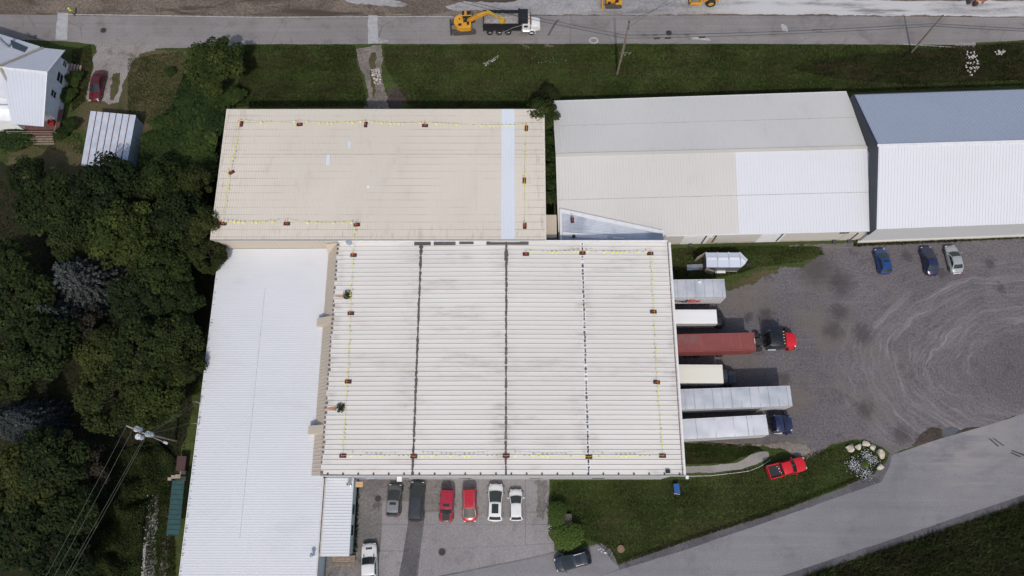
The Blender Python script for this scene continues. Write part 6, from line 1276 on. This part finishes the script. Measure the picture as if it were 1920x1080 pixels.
blades('verge_grass', [(720,85),(1400,84),(1800,86),(1920,80),(1920,160),(1600,172),(1040,186),(990,203),(770,203),(720,120)], 90000, .30, .055, GR, 'long green grass strip between the road and the buildings')
blades('rough_weeds', [(1600,104),(1760,92),(1920,80),(1920,150),(1680,158),(1560,146),(1480,128)], 24000, .40, .07, leaf_mat('weed_blade', (.034, .046, .016), (.082, .086, .036), (.15, .12, .07), .0, (.105, .080, .05)), 'rough brownish weeds at the right end of the grass strip')
blades('lawn_grass', [(1034,903),(1280,900),(1440,872),(1520,850),(1600,826),(1650,840),(1662,860),(1640,885),(1440,965),(1215,1040),(1155,1060),(1120,1018),(1070,1000),(1034,960)], 70000, .14, .04, GR, 'mown lawn between the warehouse, car lot and street')
blades('island_grass', [(1284,831),(1420,836),(1432,845),(1390,858),(1370,868),(1284,871)], 12000, .14, .04, GR, 'small patch of grass between trailer and curved walk')
blades('field_grass', [(1500,1092),(1920,950),(2100,890),(2100,1200),(1450,1200)], 60000, .9, .08, GR2, 'tall dark field grass in the lower right corner')
blades('wall_weeds', [(1258,466),(1440,461),(1540,464),(1545,478),(1500,492),(1420,502),(1390,512),(1340,522),(1258,530)], 14000, .22, .05, GR, 'grass along the foot of the cream wall around the cargo trailer')
blades('lot_edge_weeds', [(1600,455),(1920,440),(1920,447),(1600,463)], 2500, .35, .07, GR, 'thin weeds at the foot of the far building wall')
blades('shoulder_weeds', [(1160,1050),(1290,1006),(1440,958),(1640,880),(1640,889),(1440,967),(1290,1014),(1160,1060)], 5000, .16, .05, GR, 'ragged grass along the street shoulder')
blades('field_edge_weeds', [(1505,1082),(1920,943),(1920,964),(1505,1104)], 9000, .5, .07, GR, 'brighter ragged grass where the field meets the street')
blades('annexe_weeds', [(664,905),(674,905),(668,1035),(660,1035)], 700, .45, .09, LF_B, 'green weeds at the foot of the annexe wall')
blades('lane_grass', [(290,900),(325,900),(330,1080),(270,1080),(280,960)], 9000, .3, .05, GR, 'grass between the two wheel tracks beside the wood')
blades('house_lawn', [(135,95),(170,85),(175,120),(160,190),(135,210)], 5000, .25, .05, GR, 'grass strip between the house and the drive')
blades('side_lawn', [(240,110),(345,95),(345,160),(300,240),(240,220)], 9000, .22, .05, GR, 'patchy grass on the side lawn')
# stones and flowers
def stones(name, px, n, r, m, label, z=.02):
    x, y = scatter(px, n); b = MB(); random.seed(n)
    for i in range(n):
        s = r*random.uniform(.4, 1.3); q = [(random.uniform(.7, 1.2), random.uniform(.6, 1)) for _ in range(5)]
        pts = [Vector((x[i]+s*q[k][0]*math.cos(k*1.256), y[i]+s*q[k][0]*math.sin(k*1.256), z)) for k in range(5)]; tp = [Vector((x[i]+(p.x-x[i])*.6, y[i]+(p.y-y[i])*.6, z+s*.6)) for p in pts]; b.hexa(pts, tp)
    o = b.obj(name, m, fix=False); tag(o, label, 'stones', kind='stuff')
PST = mt('pale_rubble', (.48, .45, .42), .9, var=.25); WST = mt('white_rubble', (.62, .60, .58), .9, var=.2)
stones('rubble', [(694,130),(712,128),(716,158),(702,158)], 90, .13, PST, 'pale rubble lying in the dug trench'); stones('scattered_rubble', [(905,120),(925,108),(936,103),(930,112),(912,124)], 110, .10, PST, 'scatter of pale stones in the grass strip')
stones('white_rubble', [(1808,100),(1826,92),(1834,130),(1818,145),(1808,135)], 70, .15, PST, 'white rubble in the weeds at the upper right', .35); stones('white_rubble_far', [(1862,97),(1880,95),(1884,103),(1866,106)], 22, .14, PST, 'small heap of white rubble near the right frame edge', .35)
stones('white_litter', [(1160,98),(1185,98),(1182,103),(1165,104)], 22, .07, WST, 'white specks in the grass near the leaning pole'); stones('white_specks', [(995,105),(1075,108),(1070,122),(1000,120)], 24, .06, WST, 'white specks in the grass below the dump truck')
stones('gravel_scraps', [(1500,520),(1900,480),(1900,760),(1500,830)], 260, .05, mt('dark_pebble', (.22,.2,.2), .9, var=.4), 'loose pebbles strewn over the gravel lot')
stones('lane_stones', [(268,930),(296,925),(290,1010),(275,1075),(262,1075)], 120, .09, PST, 'pale stones along the wheel tracks beside the wood')
stones('corner_stones', [(1120,1027),(1138,1027),(1138,1038),(1124,1034)], 9, .13, WST, 'few white stones at the lawn corner by the slate crossover')
BOULD = mt('limestone', (.50, .45, .36), .9, var=.2, scale=2, dirt=(.24,.19,.13), dirt_amt=.7)
for i, (x, y, r, lab) in enumerate(((1595, 841, .62, 'largest pale boulder, left end of the arc on the grass island'), (1610, 838, .42, 'small pale boulder second from the left in the arc'), (1625, 832, .55, 'pale boulder at the top of the arc on the island'), (1637, 838, .44, 'brownish boulder fourth along the arc from the left'),
    (1652, 849, .58, 'jagged pale boulder on the right side of the arc'), (1650, 876, .56, 'pale boulder by itself at the lower right of the flower bed'))):
    random.seed(i+40); r *= 1.15; p = P(x, y, .2); me = bpy.data.meshes.new('boulder'); bm = bmesh.new(); bmesh.ops.create_icosphere(bm, subdivisions=3, radius=r)
    ax = [Vector((random.gauss(0, 1), random.gauss(0, 1), random.gauss(0, .6))).normalized() for _ in range(14)]
    for v in bm.verts:
        for a in ax:
            dd = v.co.dot(a)-r*.66
            if dd > 0: v.co -= a*dd*.97
        v.co += Vector((math.sin(v.co.y*9+i), math.sin(v.co.z*8+i*2), math.sin(v.co.x*9)))*r*.035; v.co.x *= 1+.25*math.sin(i*2.1); v.co.z *= .6
    bm.to_mesh(me); bm.free(); me.materials.append(BOULD); o = link('boulder', me, None, (p.x, p.y, r*.22), random.random()*6); tag(o, lab, 'boulder', 'boulders on the grass island')
def flowers(cx, cy, r, n, label):
    p = P(cx, cy, .3); x = np.random.normal(size=n)*r*.5; y = np.random.normal(size=n)*r*.45; z = np.random.uniform(.1, .5, n)
    N_ = np.random.normal(size=(n, 3))*.4+np.array([0, 0, 1]); N_ /= np.linalg.norm(N_, axis=1)[:, None]
    o = empty('flower_clump', (p.x, p.y, 0)); tag(o, label, 'flowers', 'white flowers on the grass island')
    link('blossoms', leaf_mesh('blossoms', np.stack([x, y, z], 1), N_, .055, mt('white_petal', (.62, .62, .66), .8, var=.15)), o)
    link('leaves', leaf_mesh('leaves', np.stack([x*1.1, y*1.1, z*.6], 1), N_, .07, LF_B), o)
for cx, cy, r, n, l in ((1603, 872, 1.0, 330, 'dense white flower clump at the left of the flower bed'), (1626, 854, .8, 170, 'white flowers at the top of the flower bed'), (1637, 863, .8, 150, 'sparse white flowers right of the dark planter'), (1624, 886, 1.0, 200, 'white flowers along the bottom of the flower bed')): flowers(cx, cy, r, n, l)
p = P(1620, 871, .2); o = empty('planter', (p.x, p.y, 0)); tag(o, 'dark round planter in the middle of the flower bed', 'planter'); b = MB(); b.cyl((0, 0, 0), (0, 0, .35), .5, .6, n=18); b.obj('tub', mt('dark_tub', (.04,.04,.035), .8), o); c = link('foliage', crowns['h'][0], o, (0, 0, .4)); c.scale = (.55, .55, .3)
flowers(1030, 988, .35, 30, 'small clump of pale flowers at the corner of the concrete lot')
p = P(1164, 1029, .1); b = MB(); n = 16; b.loft([[(r*math.cos(2*math.pi*i/n)*(1+.05*math.sin(3*i)), r*math.sin(2*math.pi*i/n), z) for i in range(n)] for r, z in ((.52, 0), (.48, .1), (.46, .22))]); o = b.obj('tree_stump', mt('stump_wood', (.20,.13,.08), .9, var=.25, scale=4), loc=(p.x, p.y, 0)); tag(o, 'round brown tree stump on the lawn beside the street', 'stump')
# lawn sign between the two hedge bushes
p = P(1067, 975, .5); o = empty('lawn_sign', (p.x, p.y, 0)); tag(o, 'low sign board with pale side standing between the hedge bushes', 'sign'); b = MB(); b.box(-.55, .35, -.9, .75, .25, .55); b.obj('board', mt('brown_sign', (.085,.07,.065), .7, var=.2), o, bevel=.02)
b = MB(); b.box(-.6, -.56, -.95, .7, .05, .5); b.obj('face', mt('cream_sign', (.5,.44,.33), .7), o); b = MB(); b.box(-.45, -.35, -.7, -.6, 0, .25); b.box(-.45, -.35, .45, .55, 0, .25); b.box(.2, .3, -.7, -.6, 0, .25); b.box(.2, .3, .45, .55, 0, .25); b.obj('post', WOOD, o)
p = P(1268, 916, .4); o = empty('garden_cart', (p.x, p.y, 0), R(4)); tag(o, 'bright blue plastic cart on the lawn below the warehouse corner', 'cart'); b = MB(); b.hexa([Vector((x, y, .2)) for x, y in ((-.28, -.5), (.28, -.5), (.28, .5), (-.28, .5))], [Vector((x, y, .75)) for x, y in ((-.38, -.62), (.38, -.62), (.38, .62), (-.38, .62))]); b.obj('tub', mt('blue_plastic', (.02,.09,.30), .5), o, bevel=.04)
for sg in (1, -1): b = MB(); b.cyl((sg*.3, -.35, .18), (sg*.38, -.35, .18), .18, n=12); b.obj('wheel', BLACK, o)
b = MB(); b.tube([(-.5, -.62, .8), (.3, -.75, .85)], .025, 5); b.obj('handle', W_WHITE, o)
b = MB(); pts = [P(x, y, .06) for x, y in ((1284, 893), (1330, 892), (1385, 886), (1405, 883), (1425, 875), (1445, 862))]; b.tube(pts, .03, 5); tag(b.obj('garden_hose', W_WHITE), 'thin pale hose curving across the lawn to the red pickup', 'hose')
# ------------------------------------------------------------------ poles and wires
def wire(b, A, B, sag, r=.02, n=10): b.tube([A.lerp(B, i/n)-Vector((0, 0, 4*sag*(i/n)*(1-i/n))) for i in range(n+1)], r, 5)
WIRE = mt('black_wire', (.02, .02, .022), .6); INS = mt('insulator', (.5, .52, .53), .4)
def pole(px, py, h, label):
    p = P(px, py, 0); o = tag(empty('utility_pole', p), label, 'utility pole', 'wooden poles along the road'); b = MB(); b.tube([(0, 0, 0), (0, 0, h*.5), (0, 0, h)], [.17, .14, .10], 10); b.obj('shaft', POLEW, o); b = MB(); b.cyl((0, 0, h), (0, 0, h+.05), .11, n=10); b.obj('cap', STEEL, o); return o, p
o1, p1 = pole(1157, 139, 12.6, 'tall wooden pole on the grass strip right of the dump truck'); o2, p2 = pole(1708, 99, 9.0, 'wooden pole leaning over the road at the upper right')
b = MB(); b.box(-.06, .06, -.9, .9, 12.0, 12.15); b.obj('crossarm', POLEW, o1)
b = MB(); b.cyl((.15, -.15, 3.5), (.15, -.15, 9), .04, n=6); b.obj('conduit', GALV, o1)
b = MB(); b.tube([(0, 0, 7.6), (-.9, -.2, 7.5), (-1.0, -.2, 7.3)], .03, 5); b.obj('bracket', STEEL, o1)
b = MB(); b.tube([(0, 0, 9.5), (-.15, -2.5, 4.5), (-.25, -4.2, .0)], .02, 5); 
cA = P(700, -42, 9); 
for k, (dz, dy) in enumerate(((0, 0), (.55, .1))):
    o = empty('overhead_cable', p1+Vector((0, 0, 9.0+dz))); tag(o, ('lower' if k == 0 else 'upper')+' black cable strung along the road between the two poles', 'cable', 'overhead cables along the road'); b = MB(); oo = Vector(o.location)
    A = cA+Vector((0, dy, dz)); B = p1+Vector((0, dy, 9.0+dz)); C = p2+Vector((0, dy, 6.6+dz*.8)); D = P(2150, 66, 6.5)+Vector((0, dy, dz*.7))
    wire(b, A-oo, B-oo, .9, .03); wire(b, B-oo, C-oo, .5, .03, 16); wire(b, C-oo, D-oo, .3, .03); b.obj('strand', WIRE, o)
    if k == 0:
        for t in (.10, .135, .245):
            q = B.lerp(C, t)-Vector((0, 0, 4*.5*t*(1-t)+.12))-oo; d = (C-B).normalized(); b = MB(); b.cyl(q-d*.42, q+d*.42, .13, n=10); b.obj('splice_case', BLACK, o)
    else:
        t = .62; q = B.lerp(C, t)-Vector((0, 0, 4*.5*t*(1-t)+.1))-oo; b = MB(); n = 14; b.tube([q+Vector((.5*math.cos(2*math.pi*i/n)+(.5 if i in (6, 7, 8) else 0)*-1, .22*math.sin(2*math.pi*i/n), 0)) for i in range(n+1)], .03, 5); b.obj('cable_loop', WIRE, o)
for k, (x, y) in enumerate(((1262, -8), (1290, -12))):
    A = p1+Vector((0, -.5+k, 12.2)); B = P(x, y, 11); b = MB(); wire(b, A, B+(B-A)*1.5, .3, .02); tag(b.obj('power_wire', WIRE), ('nearer' if k == 0 else 'farther')+' thin wire running from the tall pole off the top edge', 'wire')
p = P(266, 811, 9.5); o = tag(empty('utility_pole', (p.x, p.y, 0)), 'utility pole with three pale transformers above the undergrowth', 'utility pole'); b = MB(); b.tube([(0, 0, 0), (0, 0, 5), (0, 0, 10)], [.17, .14, .11], 10); b.obj('shaft', POLEW, o)
d = (P(308, 828, 9.5)-P(238, 797, 9.5)); d.z = 0; d.normalize(); rot = math.atan2(d.y, d.x)
b = MB(); b.box(-2.1, 1.3, -.07, .07, 9.5, 9.62, mat=Matrix.Rotation(rot, 4, 'Z')); b.obj('crossarm', mt('grey_wood', (.30,.28,.26), .9), o)
b = MB(); b.tube([Vector((0, 0, 9.0)), d*1.6+Vector((0, 0, 9.3)), d*2.9+Vector((0, 0, 9.2))], .05, 6); b.obj('lamp_arm', GALV, o); b = MB(); b.box(-.28, .28, -.14, .14, 9.02, 9.2, mat=Matrix.Translation(d*3.05) @ Matrix.Rotation(rot, 4, 'Z')); b.obj('lamp_head', INS, o, bevel=.05)
dn = Vector((-d.y, d.x, 0))
for off in (-d*1.0+dn*.1, -d*.35-dn*.62, d*.55+dn*.1):
    b = MB(); q = Vector((off.x, off.y, 0)); b.cyl(q+Vector((0, 0, 8.2)), q+Vector((0, 0, 9.2)), .33, n=16); b.cyl(q+Vector((0, 0, 9.2)), q+Vector((0, 0, 9.28)), .36, .3, n=16); b.cyl(q+Vector((.1, 0, 9.28)), q+Vector((.14, 0, 9.55)), .05, n=8); b.obj('transformer', mt('transformer_grey', (.52,.58,.60), .5), o, smooth=40)
for k, (t, x, y) in enumerate(((-2.0, 70, 1105), (-1.1, 88, 1100), (.6, 108, 1100), (.8, 118, 1095))):
    A = p+d*t+Vector((0, 0, .2)); B = P(x, y, 9); b = MB(); wire(b, A, B+(B-A)*.6, .35, .014); tag(b.obj('power_wire', mt('pale_wire', (.12,.13,.11), .6)), ('leftmost', 'second', 'third', 'rightmost')[k]+' of four wires running down from the transformer pole', 'wire', 'wires from the transformer pole')
for k, (x, y, lab) in enumerate(((366, 752, 'upper'), (369, 757, 'middle'), (356, 793, 'lower'))):
    b = MB(); wire(b, p+d*.4+Vector((0, 0, -.6)), P(x, y, 5.2), .3, .012); tag(b.obj('service_wire', mt('pale_wire', (.22,.24,.2))), lab+' service wire from the transformer pole to the white wing', 'wire', 'service wires to the white wing')
for x, y, lab in ((372, 755, 'upper of two small service masts on the white wing edge'), (370, 795, 'lower of two small service masts on the white wing edge')):
    q = P(x, y, 4.6); o = empty('service_mast', (q.x, q.y, 4.05)); tag(o, lab, 'mast'); b = MB(); b.cyl((0, 0, 0), (0, 0, 1.3), .05, n=8); b.obj('shaft', GALV, o); b = MB(); b.box(-.5, .15, -.04, .04, 1.1, 1.18); b.cyl((-.4, 0, 1.18), (-.4, 0, 1.3), .06, n=8); b.cyl((0, .2, 0), (0, 0, .9), .02, n=5); b.obj('bracket', mt('rusty_bracket', (.2,.1,.08), .8), o)
